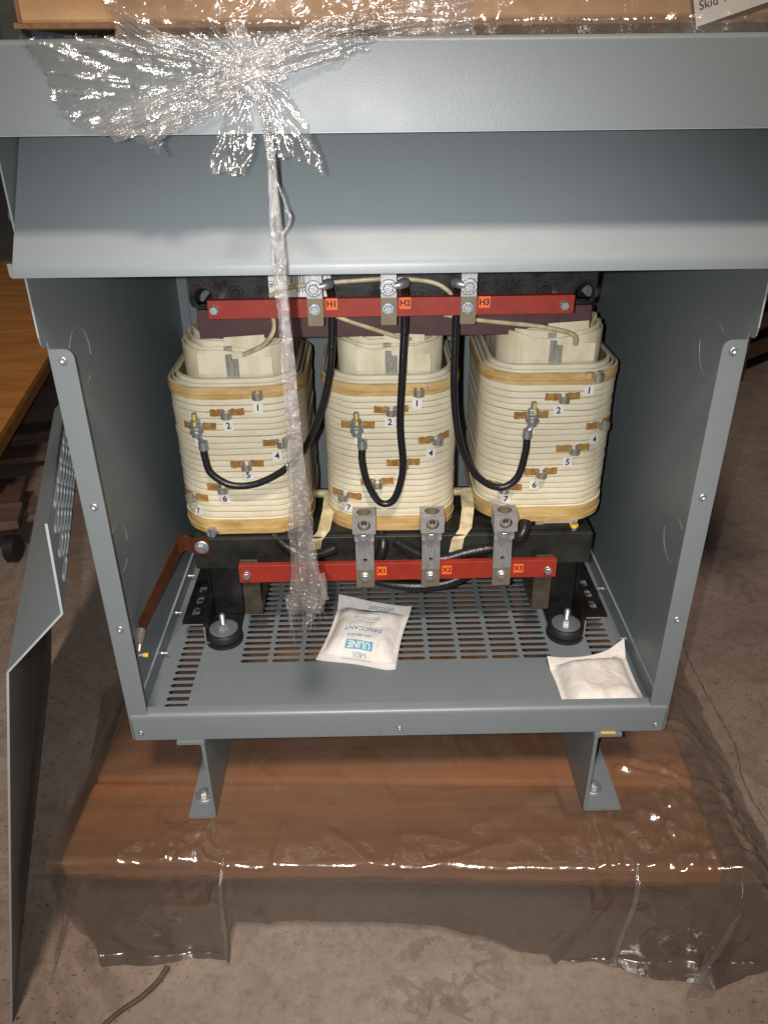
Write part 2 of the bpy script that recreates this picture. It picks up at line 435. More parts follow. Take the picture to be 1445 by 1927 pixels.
# ------------------------------------------------------------------ setting
ZF, ZS = -.30, -.142             # ground, top of skid
bm = BM()
quad(bm, lambda x, y: Vector((x, y, ZF)), -9, 9, -5, 12)
tag(obj('floor', bm, 'floor'), 'stained brown concrete floor of the warehouse', 'floor', kind='structure')

# cracks in the slab
def crack(pts, w, name='floor_crack'):
    bm = BM(); P = spline([(x, y, ZF + .004) for x, y in pts], 14)
    L, R_ = [], []
    for i, p in enumerate(P):
        d = (P[min(i + 1, len(P) - 1)] - P[max(i - 1, 0)]).normalized(); s = Vector((-d.y, d.x, 0))
        j = noise.noise(p * 60) * .003; ww = w * (.5 + .8 * abs(noise.noise(p * 90 + Vector((3, 1, 0)))))
        L.append(bm.verts.new(p + s * (j + ww))); R_.append(bm.verts.new(p + s * (j - ww)))
    for i in range(len(P) - 1): bm.faces.new((L[i], L[i + 1], R_[i + 1], R_[i]))
    return tag(obj(name, bm, 'ink_crack'), 'thin jagged crack in the concrete floor', 'crack', kind='structure')
M['ink_crack'] = mat('crack_dark', (.045, .03, .022), .9)  # dark brown strip colour for the crack
crack([(.70, .95), (.65, .75), (.592, .516), (.585, .356), (.587, .264), (.567, .171), (.575, .05)], .0006)

# ------------------------------------------------------------------ enclosure
E = thing('transformer_enclosure', (0, .265, ZS), 'grey steel transformer cabinet with its front cover off, standing on two brackets on the skid', 'cabinet')
W = .33; T = .0016; D = .53
ROOFZ = .7455
rim_screw = screw_mesh('screw', 'galv', .0042)

# side walls: front strip z .03-.50 at Y=0, upper part projects to Y=-.0145
for s in (-1, 1):
    x0, x1 = (-W - T, -W) if s < 0 else (W, W + T)
    bm = BM()
    prof = [(0.0005, -.002), (D, -.002), (D, .69), (-.0145, .69), (-.0145, .510), (-.0135, .5055), (-.010, .502), (-.005, .5015), (-.002, .505), (.0005, .505)]
    plate(bm, prof, [], lambda y, z: Vector((x0, y, z)), T, (1, 0, 0))
    wall = obj('side_wall', bm, 'paint', E)
    # folded front flange
    bm = BM()
    pts = rrect(-W, -W + .0222, .030, .4975, .009, 6, (1, 0, 0, 0)) if s < 0 else rrect(W - .0222, W, .030, .4975, .009, 6, (0, 1, 0, 0))
    plate(bm, pts, [], lambda x, z: Vector((x, 0, z)), T, (0, 1, 0))
    fl = obj('front_flange', bm, 'paint', E)
    # pale edge along the fold
    bm = BM(); box(bm, min(s * W, s * (W + T)), max(s * W, s * (W + T)), -.0150, -.0146, .513, .69)
    obj('pale_wall_edge', bm, 'edge', wall)
    for z in (.487, .329, .170):
        place('screw', rim_screw, fl, (s * .3185, 0, z))
    # stamped knockout circles
    for (yc, zc) in ((.0745, .466), (.0765, .231)):
        for rr in ((.0305,),):
            bm = BM(); n = 64; xk = s * (W - .00025); A = []
            for i in range(n):
                a = 2 * PI * i / n
                A.append((bm.verts.new((xk, yc + rr[0] * math.cos(a), zc + rr[0] * math.sin(a))), bm.verts.new((xk - s * .0004, yc + (rr[0] + .0002) * math.cos(a), zc + (rr[0] + .0002) * math.sin(a))), bm.verts.new((xk, yc + (rr[0] + .0004) * math.cos(a), zc + (rr[0] + .0004) * math.sin(a)))))
            for i in range(n):
                if noise.noise(Vector((i * .07, s, rr[0] * 50))) < -.22: continue      # the stamp is broken here and there
                a, b = A[i], A[(i + 1) % n]
                bm.faces.new((a[0], b[0], b[1], a[1])); bm.faces.new((a[1], b[1], b[2], a[2]))
            obj('knockout_ring', bm, 'edge', wall)
# back wall
bm = BM(); box(bm, -W, W, D, D + T, -.002, .70); obj('back_wall', bm, 'paint', E)
for s in (-1, 1):
    bm = BM(); box(bm, s * .3155 if s < 0 else .3155 - .0005, s * .3155 + .0005 if s < 0 else .3155, D - .004, D - .0005, .03, .70)
    obj('back_seam', bm, 'paint', E)

# vented floor pan
bm = BM(); fz = lambda x, y: Vector((x, y, .0))
xs0, xp, nx = -.221, .0442, 10; yp = .0132; y0m = .1395; nr = 24
YB = y0m + yp * nr
lz = (-.3095, -.263); rz = (.2685, .315); y0s = .0515; nrs = 31
xe = xs0 + xp * nx
for i in range(nx):
    for j in range(nr):
        slot_cell(bm, fz, xs0 + i * xp, xs0 + (i + 1) * xp, y0m + j * yp, y0m + (j + 1) * yp, .0392, .0088, (0, 0, -1), T)
for (a, b) in (lz, rz):
    for j in range(nrs):
        slot_cell(bm, fz, a, b, y0s + j * yp, y0s + (j + 1) * yp, .0395, .0088, (0, 0, -1), T)
yse = y0s + yp * nrs
quad(bm, fz, -W, W, .0025, y0s)
quad(bm, fz, -W, lz[0], y0s, yse); quad(bm, fz, rz[1], W, y0s, yse)
quad(bm, fz, -W, W, yse, D)
quad(bm, fz, lz[1], rz[0], y0s, y0m); quad(bm, fz, lz[1], xs0, y0m, YB); quad(bm, fz, xe, rz[0], y0m, YB); quad(bm, fz, lz[1], rz[0], YB, yse)
# upturned side lips of the pan
for s in (-1, 1):
    plate(bm, [(.0125, 0), (D - .001, 0), (D - .001, .0265), (.0125, .0265)], [], lambda y, z: Vector((s * (W - .0012), y, z)), .0009 * -s, (1, 0, 0))
pan = obj('floor_pan', bm, 'paint', E)
for s in (-1, 1):
    bm = BM(); box(bm, s * (W - .0012) - .0012, s * (W - .0012) + .0012, .013, D - .002, .0266, .0273)
    obj('lip_edge', bm, 'edge', pan)
pin = BM(); lathe(pin, (0, 0, 0), (1, 0, 0), [(0, .0032), (.0012, .003), (.0013, .0018), (.0085, .0016), (.0095, .0008)], 10)
pme = bpy.data.meshes.new('screw_tip'); pin.to_mesh(pme); pin.free(); pme.materials.append(M['galv'])
for y in (.150, .245, .345): place('screw_tip', pme, pan, (-W + .0022, y, .013))
for y in (.165, .29): place('screw_tip', pme, pan, (W - .0022, y, .013), (0, 0, PI))
# front lip of the base: bent sheet, rounded top bend, ledge going back then down
bm = BM()
prof = [(-.0022, -.001)] + [(-.0022 + .006 - .006 * math.cos(a), .034 + .006 * math.sin(a)) for a in [math.radians(15 * i) for i in range(7)]] + [(.0125, .040), (.0125, .014), (.0109, .014), (.0109, .0385), (.004, .0385)] + [(-.0006, .034), (-.0006, -.001)]
plate(bm, prof, [], lambda y, z: Vector((-W + .0022, y, z)), 2 * W - .0044, (1, 0, 0))
lip = obj('front_lip', bm, 'paint', E, 30)
for x, z in ((-.319, .0118), (.0, .0118), (.3185, .0095)): place('screw', rim_screw, lip, (x, -.0022, z), scale=(.8, .8, .8))
bm = BM(); box(bm, -.0262, -.0228, -.0042, -.0023, .004, .016, .0008); obj('weld_tab', bm, 'paint', lip)

# weather shield: rounded crown down the front, hem at the bottom
bm = BM()
hx = .3285
sh = [(.062, .716), (.034, .678), (-.0395, .5835)]
top, mid_, bot = Vector((0, .062, .716)), Vector((0, .034, .678)), Vector((0, -.0395, .5835))
# sloping sheet
n1 = Vector((0, -.79, .61))
path = [(.062, .716), (-.0375, .5865), (-.0405, .5815), (-.0412, .5785), (-.0412, .5725)]
back = [(-.0398, .5725), (-.0398, .5785), (-.0388, .581), (-.0360, .5855), (.0633, .715)]
plate(bm, path + back, [], lambda y, z: Vector((-hx, y, z)), 2 * hx, (1, 0, 0))
shield = obj('weather_shield', bm, 'paint', E, 50)
for s in (-1, 1):
    bm = BM()
    plate(bm, rrect(hx, .3325, .5722, .5845, .0038, 4, (0, 0, 0, 1)) , [], lambda x, z: Vector((s * x, -.0411, z)), .0012, (0, 1, 0))
    obj('hem_tab', bm, 'paint', shield)

# roof with deep fascia
RX, RY0, RY1 = .382, -.085, .62
bm = BM(); r = .004
prof = [(RY0, .6848)] + [(RY0 + r - r * math.cos(math.radians(a)), ROOFZ - r + r * math.sin(math.radians(a))) for a in (0, 30, 60, 90)] + [(RY1, ROOFZ), (RY1, ROOFZ - .0016), (RY0 + .004, ROOFZ - .0016), (RY0 + .0016, ROOFZ - .004), (RY0 + .0016, .6848)]
plate(bm, prof, [], lambda y, z: Vector((-RX, y, z)), 2 * RX, (1, 0, 0))
roof = obj('roof', bm, 'paint', E, 40)
bm = BM(); box(bm, -RX, RX, RY0 - .0002, RY0 + .0018, .6842, .6847); obj('fascia_edge', bm, 'edge', roof)
for s in (-1, 1):
    bm = BM(); box(bm, min(s * RX, s * (RX - T)), max(s * RX, s * (RX - T)), RY0 + .003, RY1, .6848, ROOFZ - .003)
    obj('roof_side', bm, 'paint', roof)
bm = BM(); box(bm, -W, W, -.013, D, .690, .6915); obj('wall_cap', bm, 'paint', roof)
# shield bolt on the outside of the left wall
bm = BM(); lathe(bm, (-W - T, -.006, .618), (-1, 0, 0), [(0, .0055), (.002, .0055), (.004, .0045), (.005, .002)], 14)
obj('wall_bolt', bm, 'galv', E, 60)

# two folded foot brackets
anchor = hex_mesh('anchor_bolt', 'galv', .0065, 1.9, .9, .006)
for s in (-1, 1):
    xw = .2345 * s + (.009 if s > 0 else -.008)
    bm = BM()
    xo = xw + s * .034; t = .0045; yf = -.006
    za, zb = -.0022, ZS + .0026
    ri = .005
    arc = [(xw + s * ri * (1 - math.cos(a)), za - ri + ri * math.sin(a)) for a in [math.radians(15 * i) for i in range(7)]]
    arc2 = [(xw + s * (ri + .0) * (1 - math.cos(a)), zb + ri - ri * math.sin(a)) for a in [math.radians(90 - 15 * i) for i in range(7)]]
    out = [(xo, za)] + [(p[0], p[1]) for p in arc[::-1]] + [(p[0], p[1]) for p in arc2[::-1]] + [(xw + s * (.050 if s > 0 else .036), zb)]
    inn = [(xw + s * (.050 if s > 0 else .036), zb + t), (xw + s * (t + .002), zb + t), (xw + s * t, zb + t + .002), (xw + s * t, za - t - .002), (xw + s * (t + .002), za - t), (xo, za - t)]
    plate(bm, out + inn, [], lambda x, z: Vector((x, yf, z)), D + .012, (0, 1, 0))
    leg = obj('foot_bracket', bm, 'paint', E, 35)
    bm = BM(); cyl(bm, (xw - s * .0004, .035, -.03), (xw + s * .0001, .035, -.03), .0045, n=12)
    obj('web_hole', bm, 'ink', leg)
    place('anchor_bolt', anchor, leg, (xw + s * .021, .028, zb + t), (-PI / 2, 0, 0))
    if s > 0:
        bm = BM(); box(bm, xw + .008, xw + .026, yf + .001, yf + .012, za + .0001, za + .0006); obj('yellow_crayon_mark', bm, 'yellow', leg)

# ------------------------------------------------------------------ core and coils
K = thing('transformer_core', (0, .29, .0), 'three cream paper-wound coils on a black core with red terminal bars, inside the grey cabinet', 'transformer')
CX = (-.200, -.004, .199); CY = .304; HX, HY, CR = .0872, .104, .052
ZB, ZT = .1795, .3896

def rr_pt(u, hx, hy, r):
    """outline of a rounded rectangle by angle index, u in 0..1, with outward normal; starts at the middle of the front, running to +x"""
    sx, sy = 2 * (hx - r), 2 * (hy - r); q = PI * r / 2
    segs = [('l', sx / 2), ('c', q), ('l', sy), ('c', q), ('l', sx), ('c', q), ('l', sy), ('c', q), ('l', sx / 2)]
    tot = sum(l for _, l in segs); d = (u % 1) * tot
    starts = [((0, -hy), 0), ((hx - r, -hy + r), -90), ((hx, -hy + r), 90), ((hx - r, hy - r), 0), ((hx - r, hy), 180), ((-hx + r, hy - r), 90), ((-hx, hy - r), -90), ((-hx + r, -hy + r), 180), ((-hx + r, -hy), 0)]
    for (k, l), (st, a) in zip(segs, starts):
        if d <= l + 1e-9:
            if k == 'l':
                c, s = math.cos(math.radians(a)), math.sin(math.radians(a))
                return Vector((st[0] + c * d, st[1] + s * d, 0)), Vector((s, -c, 0))
            an = math.radians(a) + d / r
            nn = Vector((math.cos(an), math.sin(an), 0)); return Vector((st[0], st[1], 0)) + nn * r, nn
        d -= l
    return Vector((0, -hy, 0)), Vector((0, -1, 0))

NU = 96
def loft(bm, cx, rings, hx=HX, hy=HY, cr=CR, jit=0., seed=0., cap=True):
    """rings: (z, outward offset, material of the band above it)"""
    R = []
    for k, (z, o, mi) in enumerate(rings):
        ring = []
        for i in range(NU):
            p, nn = rr_pt(i / NU, hx, hy, cr)
            dz = jit * noise.noise(Vector((p.x * 22 + seed, p.y * 22, z * 60))) if jit else 0
            bow = .0025 * (1 - (p.x / hx) ** 2) if abs(nn.y) > .9 and o > -.01 else 0
            ring.append(bm.verts.new((cx + p.x + nn.x * o, CY + p.y + nn.y * (o + bow), z + dz)))
        R.append(ring)
    for k in range(len(R) - 1):
        for i in range(NU):
            f = bm.faces.new((R[k][i], R[k][(i + 1) % NU], R[k + 1][(i + 1) % NU], R[k + 1][i])); f.material_index = rings[k][2]
    if cap:
        bm.faces.new(R[0][::-1]).material_index = rings[0][2]; bm.faces.new(R[-1]).material_index = rings[-1][2]

TAPS = [[(-.1685, .378), (-.2076, .3534), (-.2448, .3348), (-.1467, .3113), (-.1891, .2822), (-.224, .2497), (-.2644, .2315)],
        [(.0294, .379), (-.0047, .3545), (-.0456, .333), (.0512, .3117), (.012, .281), (-.0233, .2539), (-.0636, .2311)],
        [(.2459, .3949), (.2095, .3679), (.1725, .3438), (.2622, .3265), (.2289, .2976), (.19, .2649), (.1472, .2415)]]
LABS = [[(-.1689, .3589), (-.2084, .3353), (-.2466, .3125), (-.1508, .2915), (-.1893, .2662), (-.2234, .2316), (-.262, .2089)],
        [(.0273, .3615), (-.0053, .337), (-.0441, .3136), (.0465, .2919), (.0095, .2643), (-.0242, .2327), (-.0615, .2125)],
        [(.2412, .3749), (.2053, .3494), None, (.2574, .3056), (.2247, .2775), (.1845, .2449), (.1493, .2232)]]

# tap loop: keyhole-shaped strip standing out of the winding (points to -Y)
bm = BM()
pp = [(-.012, -.0012), (-.007, -.0012), (-.0045, -.002), (-.003, -.0045)]
pp += [(.0062 * math.sin(math.radians(a)), -.0105 - .0062 * -math.cos(math.radians(a)) * -1 if False else -.0105 + .0062 * math.cos(math.radians(a))) for a in range(-150, 151, 20)]
pp = pp[:4] + [(.0062 * math.sin(math.radians(a)), -.0108 + .0062 * math.cos(math.radians(a))) for a in range(-28, -333, -19)] + [(.003, -.0045), (.0045, -.002), (.007, -.0012), (.012, -.0012)]
ribbon(bm, [Vector((x, y, 0)) for x, y in pp], .0088, .0013, (0, 0, 1))
tap_me = bpy.data.meshes.new('tap_terminal'); bmesh.ops.recalc_face_normals(bm, faces=bm.faces); bm.to_mesh(tap_me); bm.free(); tap_me.materials.append(M['steel'])
for p in tap_me.polygons: p.use_smooth = True
if hasattr(tap_me, 'set_sharp_from_angle'): tap_me.set_sharp_from_angle(angle=math.radians(40))
# amber tape tab beside a tap
tabs = []
for v in range(3):
    bm = BM(); rng = random.Random(v)
    n = 6
    up = [bm.verts.new((-.008 + .016 * i / n, -.0011 - .0006 * math.sin(PI * i / n), .0044 + rng.uniform(-.0005, .0005))) for i in range(n + 1)]
    dn = [bm.verts.new((-.008 + .016 * i / n, -.0011 - .0006 * math.sin(PI * i / n), -.0044 + rng.uniform(-.0005, .0005))) for i in range(n + 1)]
    for i in range(n): bm.faces.new((up[i], dn[i], dn[i + 1], up[i + 1]))
    ex = bmesh.ops.extrude_face_region(bm, geom=list(bm.faces)); bmesh.ops.translate(bm, verts=[g for g in ex['geom'] if isinstance(g, bmesh.types.BMVert)], vec=(0, .0015, 0))
    me = bpy.data.meshes.new('tape_tab'); bmesh.ops.recalc_face_normals(bm, faces=bm.faces); bm.to_mesh(me); bm.free(); me.materials.append(M['ambers']); tabs.append(me)
num_me = [sticker_mesh('number_sticker', str(i + 1), .0120, .0125, .0120, 'white', .025) for i in range(7)]
# bolted joint standing in tap 3: stud, nut with yellow paint, washers
bm = BM()
lathe(bm, (0, 0, -.011), (0, 0, 1), [(0, .0062), (.004, .0066), (.005, .0084), (.007, .0086), (.0072, .0062), (.0125, .0062), (.0127, .0092), (.0142, .0090), (.0155, .0072), (.0160, .0066)], 24)
cyl(bm, (0, 0, .0050), (0, 0, .0105), .0066, n=6); cyl(bm, (0, 0, .0105), (0, 0, .0118), .0066, .0056, n=6)
prof = []
for k in range(9): prof += [(k * .001, .0030), (k * .001 + .0005, .0035)]
lathe(bm, (0, 0, .0115), (0, 0, 1), prof + [(.0095, .0018)], 14)
for (h0, h1, rr) in ((.0052, .0105, .0062), (.0122, .0195, .0034)):
    box(bm, -.0016, .0014, -rr - .0004, -rr + .0008, h0, h1, mi=1, mtx=Matrix.Rotation(.25, 4, 'Z'))
joint_me = bpy.data.meshes.new('bolted_joint'); bmesh.ops.recalc_face_normals(bm, faces=bm.faces); bm.to_mesh(joint_me); bm.free()
joint_me.materials.append(M['bolt']); joint_me.materials.append(M['yellow'])

def surf(ci, x):
    """point and heading of the front outline of coil ci at world x"""
    lx = max(-HX + .002, min(HX - .002, x - CX[ci]))
    best = None
    for i in range(-120, 121):
        p, nn = rr_pt(i / 400, HX, HY, CR)
        if best is None or abs(p.x - lx) < best[0]: best = (abs(p.x - lx), p, nn)
    _, p, nn = best
    bow = .0025 * (1 - (p.x / HX) ** 2) if abs(nn.y) > .9 else 0
    return Vector((CX[ci] + p.x, CY + p.y + nn.y * bow, 0)), math.atan2(nn.x, -nn.y)

JOINT = []
DZ = (-.0035, -.002, .0085)
for ci in range(3):
    cx = CX[ci]; bm = BM()
    rg = [(ZB + .003, -.006, 1), (ZB, -.002, 1), (ZB + .0015, .0008, 1), (ZB + .010, .0016, 1), (ZB + .0102, .0006, 1), (ZB + .0195, .0012, 1), (ZB + .0245, .0008, 0), (ZB + .0250, -.0002, 0)]
    z = ZB + .0255; pitch = (ZT - .0165 - z) / 20
    for k in range(20):
        o = random.uniform(-.0006, .0005)
        rg += [(z + .0003, -.0012, 2), (z + .0011, -.0012, 0), (z + .0014, o, 0), (z + pitch * .5, o + .0004, 0), (z + pitch, o - .0002, 0)]
        z += pitch
    rg += [(z + .0003, -.0008, 1), (z + .0008, .0014, 1), (z + .0065, .0020, 1), (z + .0068, .0008, 1), (z + .0074, .0022, 1), (ZT - .0005, .0016, 1), (ZT, .0, 0), (ZT + .0005, -.0018, 2), (ZT - .004, -.0020, 2), (ZT - .004, -.0040, 0), (ZT + .0025, -.0042, 0), (ZT + .0028, -.0066, 2), (ZT - .003, -.0072, 2), (ZT - .003, -.0088, 0), (ZT + .0070, -.0090, 0), (ZT + .0074, -.0135, 2), (ZT - .01, -.0145, 2), (ZT - .02, -.03, 2)]
    loft(bm, cx, rg, jit=.0012, seed=ci * 9.)
    coil = obj('coil', bm, ['cream', 'amber', 'creamd'], K, 40, ['left coil, crossed by the hanging plastic strand', 'middle coil between the other two', 'right coil beside the bare side wall'][ci])
    # paper collars standing out of the top of the winding
    for (ins, zt, jit, sd) in ((.0205, .4280, .0034, 1.), (.0245, .4320, .0048, 2.3), (.030, .4365, .0056, 4.1), (.0355, .4405, .0062, 6.)):
        bm = BM(); R = []
        for zz, oo in ((.375, 0), (.395, 0), ((.395 + zt) / 2, .0004), (zt, .0006), (zt, -.0016), (.38, -.0018)):
            ring = []
            for i in range(NU):
                p, nn = rr_pt(i / NU, HX - ins, HY - ins, max(.012, CR - ins * .6))
                w = noise.noise(Vector((p.x * 30 + sd * 7 + ci * 3, p.y * 30, sd))) * jit
                side = max(0, abs(nn.x)) * .006 * (1 if zz > .40 else 0)      # paper stands higher at the sides
                ring.append(bm.verts.new((cx + p.x + nn.x * (oo + w * .4), CY + p.y + nn.y * (oo + w * .5), zz + (w * 1.2 + side if zz >= .42 else 0))))
            R.append(ring)
        for a, b in zip(R, R[1:]):
            for i in range(NU): bm.faces.new((a[i], a[(i + 1) % NU], b[(i + 1) % NU], b[i]))
        obj('paper_collar', bm, 'paper', coil, 50)
    # overlapping paper flap on the front of the collar and the duct sticks showing beside it
    fy = CY - HY + .0205
    bm = BM()
    fx = cx + .004
    box(bm, fx + .004, fx + .046, fy - .0022, fy - .0008, .3975, .4205, .0004)
    box(bm, fx - .046, fx - .010, fy - .0018, fy - .0006, .3985, .4262, .0004)
    box(bm, fx - .012, fx + .038, fy + .008, fy + .0092, .418, .4432, .0004, mtx=Matrix.Translation((fx, fy, .43)) @ Matrix.Rotation(-.06 if ci != 1 else .05, 4, 'Y') @ Matrix.Translation((-fx, -fy, -.43)))
    obj('paper_flap', bm, 'paper', coil)
    for dx, dz in ((-.0068, .0), (.0005, -.006)):
        bm = BM()
        xx = fx + dx
        box(bm, xx - .0038, xx - .0014, fy - .0075, fy - .0020, .3965, .4245 + dz, .0006); box(bm, xx + .0014, xx + .0038, fy - .0075, fy - .002, .3965, .4245 + dz, .0006)
        box(bm, xx - .0014, xx + .0014, fy - .0040, fy - .0021, .3965, .4243 + dz)
        obj('duct_stick', bm, 'duct', coil)
    bm = BM(); xx = fx - .008; box(bm, xx - .005, xx + .005, fy + .001, fy + .006, .425, .4325, .0005); box(bm, xx - .003, xx + .003, fy + .0006, fy + .003, .427, .4322)
    obj('duct_stick', bm, 'duct', coil)
    # bottom spacers
    bm = BM(); box(bm, cx + .005, cx + .052, CY - HY + .010, CY - HY + .014, .166, .1815); obj('bottom_paper', bm, 'paper', coil)
    bm = BM(); box(bm, cx - .006, cx + .005, CY - HY + .007, CY - HY + .013, .159, .1815, .001); obj('duct_stick', bm, 'sleeve', coil)
    for ti in range(7):
        x, z = TAPS[ci][ti]; p, a = surf(ci, x); p.z = z
        nn = Vector((math.sin(a), -math.cos(a), 0)); tt = Vector((math.cos(a), math.sin(a), 0))
        t = place('tap_terminal', tap_me, coil, p - nn * .001, (0, 0, a))
        if ti > 0:
            for s in (-1, 1):
                q, aq = surf(ci, p.x + s * .0135 * math.cos(a)); q.z = z + s * .0005
                place('tape_tab', tabs[(ti + ci + (s > 0)) % 3], coil, q + Vector((math.sin(aq), -math.cos(aq), 0)) * .0006, (0, .04 * s * (-1) ** ti, aq))
        if ti == 2:
            jp = p + nn * .0105; jp.z = z + .001
            place('bolted_joint', joint_me, coil, jp, (0, 0, a)); JOINT.append(jp)
        if LABS[ci][ti]:
            lx, lz_ = LABS[ci][ti]; q, aq = surf(ci, lx); q.z = lz_
            place('number_sticker', num_me[ti], coil, q + Vector((math.sin(aq), -math.cos(aq), 0)) * .0016, (0, random.uniform(-.08, .08), aq))

for o in list(bpy.data.objects):
    if o.parent is K and o.name.split('.')[0] == 'coil':
        dz = DZ[0 if 'left' in o['label'] else 1 if 'middle' in o['label'] else 2]
        o.location.z += dz
        for c in o.children:
            if c.name.split('.')[0] in ('tap_terminal', 'tape_tab', 'bolted_joint', 'number_sticker'): c.location.z -= dz
# yokes and clamps
bm = BM(); box(bm, -.2385, .243, .232, .36, .4365, .472, .001); obj('yoke_board', bm, 'maroon', K)
bm = BM(); box(bm, -.196, .196, .2355, .35, .473, .56); obj('top_yoke', bm, 'clampgrey', K)
bm = BM()
for k in range(12): box(bm, -.24, .24, .236 + k * .0095, .236 + k * .0095 + .0088, .095, .166)
obj('bottom_yoke', bm, 'clampgrey', K)
bm = BM()
plate(bm, rrect(-.2415, .2405, .4785, .60, .010, 6, (0, 0, 1, 1)), [circ(-.2245, .4915, .0108), circ(.2255, .4915, .0108)], lambda x, z: Vector((x, .214, z)), .004, (0, 1, 0))
box(bm, -.2405, .2395, .2182, .232, .4795, .4825)
tc = obj('top_clamp', bm, 'black', K)
nut = hex_mesh('clamp_nut', 'black', .006, 1.5, .9, .004)
for x, z in ((-.1855, .4965), (.178, .496)): place('clamp_nut', nut, tc, (x, .214, z))
for s in (-1, 1):
    bm = BM()
    n = 20; cxh = -.2245 if s < 0 else .2255
    ringA = [(cxh + .0108 * math.cos(2 * PI * i / n), .4915 + .0108 * math.sin(2 * PI * i / n)) for i in range(n)]
    tube(bm, [Vector((x, .2135, z)) for x, z in ringA] + [Vector((ringA[0][0], .2135, ringA[0][1]))], .0006, 6)
    obj('hole_rim', bm, 'black', tc, 60)
# barcode label on the top clamp
bm = BM(); lx0, lx1, ly = -.1465, -.0735, .2135
box(bm, lx0, lx1, ly, ly + .0003, .491, .528)
x = lx0 + .0245
rb = random.Random(3)
while x < lx1 - .014:
    w = rb.choice((.0004, .0004, .0008, .0012)); quad(bm, lambda a, b: Vector((a, ly - .0003, b)), x, x + w, .5065, .5245, 1); x += w + rb.choice((.0004, .0007, .0010))
add_text(bm, '010722', .0095, lambda a, b: Vector((-.100 + a, ly - .0003, .4995 + b)), 1, .01)
add_text(bm, '#V', .0075, lambda a, b: Vector((-.141 + a, ly - .0003, .5055 + b)), 1, .01)
for (a, b, c, d) in ((lx0, lx0 + .017, .5095, .5101), (lx0 + .0175, lx0 + .0181, .491, .528), (lx1 - .004, lx1 - .0034, .491, .528)): quad(bm, lambda p, q: Vector((p, ly - .0003, q)), a, b, c, d, 1)
obj('barcode_label', bm, ['white', 'ink'], tc)
# lower clamp (angle) and legs
bm = BM(); box(bm, -.2725, .2685, .189, .1935, .127, .1745, .0012); box(bm, -.2725, .2685, .1937, .234, .170, .1742, .001); box(bm, -.2725, .2685, .1937, .236, .127, .131)
lc = obj('lower_clamp', bm, 'clampgrey', K)
bm = BM(); box(bm, -.24, .24, .20, .235, .1751, .1785); obj('core_wrap', bm, 'clampgrey', lc)
lugbolt = hex_mesh('bolt', 'bolt', .0062, 1.55, .75, nub=True)
smallbolt = hex_mesh('bolt', 'bolt', .0052, 1.35, .75, nub=True)
barbolt = hex_mesh('bar_bolt', 'bolt', .0052, 1.0, .9)
# amber banding tapes round the lower yoke in the gaps between coils
for xa in (-.098, .094):
    bm = BM(); ribbon(bm, [Vector((xa - .012, .186, .150)), Vector((xa - .009, .1865, .170)), Vector((xa + .002, .197, .1800)), Vector((xa + .008, .226, .196)), Vector((xa + .009, .262, .204))], .017, .001, (1, 0, .1))
    obj('banding_tape', bm, 'sleeve', K)
for xa in (-.1, .097):
    bm = BM(); cyl(bm, (xa - .03, .275, .196), (xa + .03, .275, .196), .006, n=10)
    obj('spacer_rod', bm, 'sleeve', K, 60)

# isolation feet: Z rail + rubber pad + stud
for s in (-1, 1):
    def fx(x): return x if s < 0 else -x
    def ml(a, b, *r, **k):
        return box(bm_, min(fx(a), fx(b)), max(fx(a), fx(b)), *r, **k)
    bm = BM()
    holes = []
    for yc in (.212, .241, .270):
        holes += [[(yc + dx * .5, -.2885 + dz) for dx, dz in circ(0, 0, 1, 4)]] if False else [rrect(yc - .0105, yc + .0105, -.2945, -.2825, .005, 4)]
    out = rrect(.181, .40, -.3035, -.2712, .006, 4, (0, 1, 1, 0))
    plate(bm, out, holes, lambda y, x: Vector((fx(x), y, .0395)), .0028, (0, 0, -1))
    rail = obj('mounting_rail', bm, 'black', K)
    bm_ = BM(); ml(-.2726, -.2698, .1775, .40, .0088, .0366)
    # tall web plate up to the clamp
    obj('rail_web', bm_, 'black', rail)
    bm_ = BM(); ml(-.2726, -.226, .1795, .40, .0060, .0086); obj('rail_foot', bm_, 'black', rail)
    bm_ = BM(); ml(-.2688, -.226, .246, .250, .010, .1265)  # plate added to blacken the gap beside the rail
    obj('black_clamp_plate', bm_, 'black', rail)
    bm_ = BM(); ml(-.2715, -.2690, .238, .38, .0400, .1265); obj('black_clamp_plate', bm_, 'black', rail)
    # bright front edge of the folded plate
    bm_ = BM(); ml(-.3000, -.2725, .1803, .1809, .0372, .0392); ml(-.2724, -.2700, .1768, .1774, .0090, .0364); ml(-.2722, -.250, .1788, .1794, .0062, .0084)
    obj('rail_front_edge', bm_, 'steel', rail)
    pc = Vector((fx(-.2480), .1955 if s < 0 else .193, 0))
    bm = BM(); lathe(bm, pc, (0, 0, 1), [(.0004, .0268), (.0056, .0272), (.0058, .020), (.0088, .020), (.009, .0262), (.017, .0255), (.0195, .0235)], 32)
    pad = obj('rubber_pad', bm, 'rubber', K, 40)
    bm = BM(); lathe(bm, pc, (0, 0, 1), [(.0196, .0205), (.0208, .0205), (.0212, .0195), (.0214, .010)], 28)
    cyl(bm, pc + Vector((0, 0, .021)), pc + Vector((0, 0, .0285)), .0072, n=6)
    pf = [(.0285, .0045)]
    for k in range(12): pf += [(.029 + k * .0013, .0036), (.0296 + k * .0013, .0042)]
    lathe(bm, pc, (0, 0, 1), pf + [(.0455, .0028)], 14)
    obj('stud_and_washer', bm, 'bolt', pad, 40)

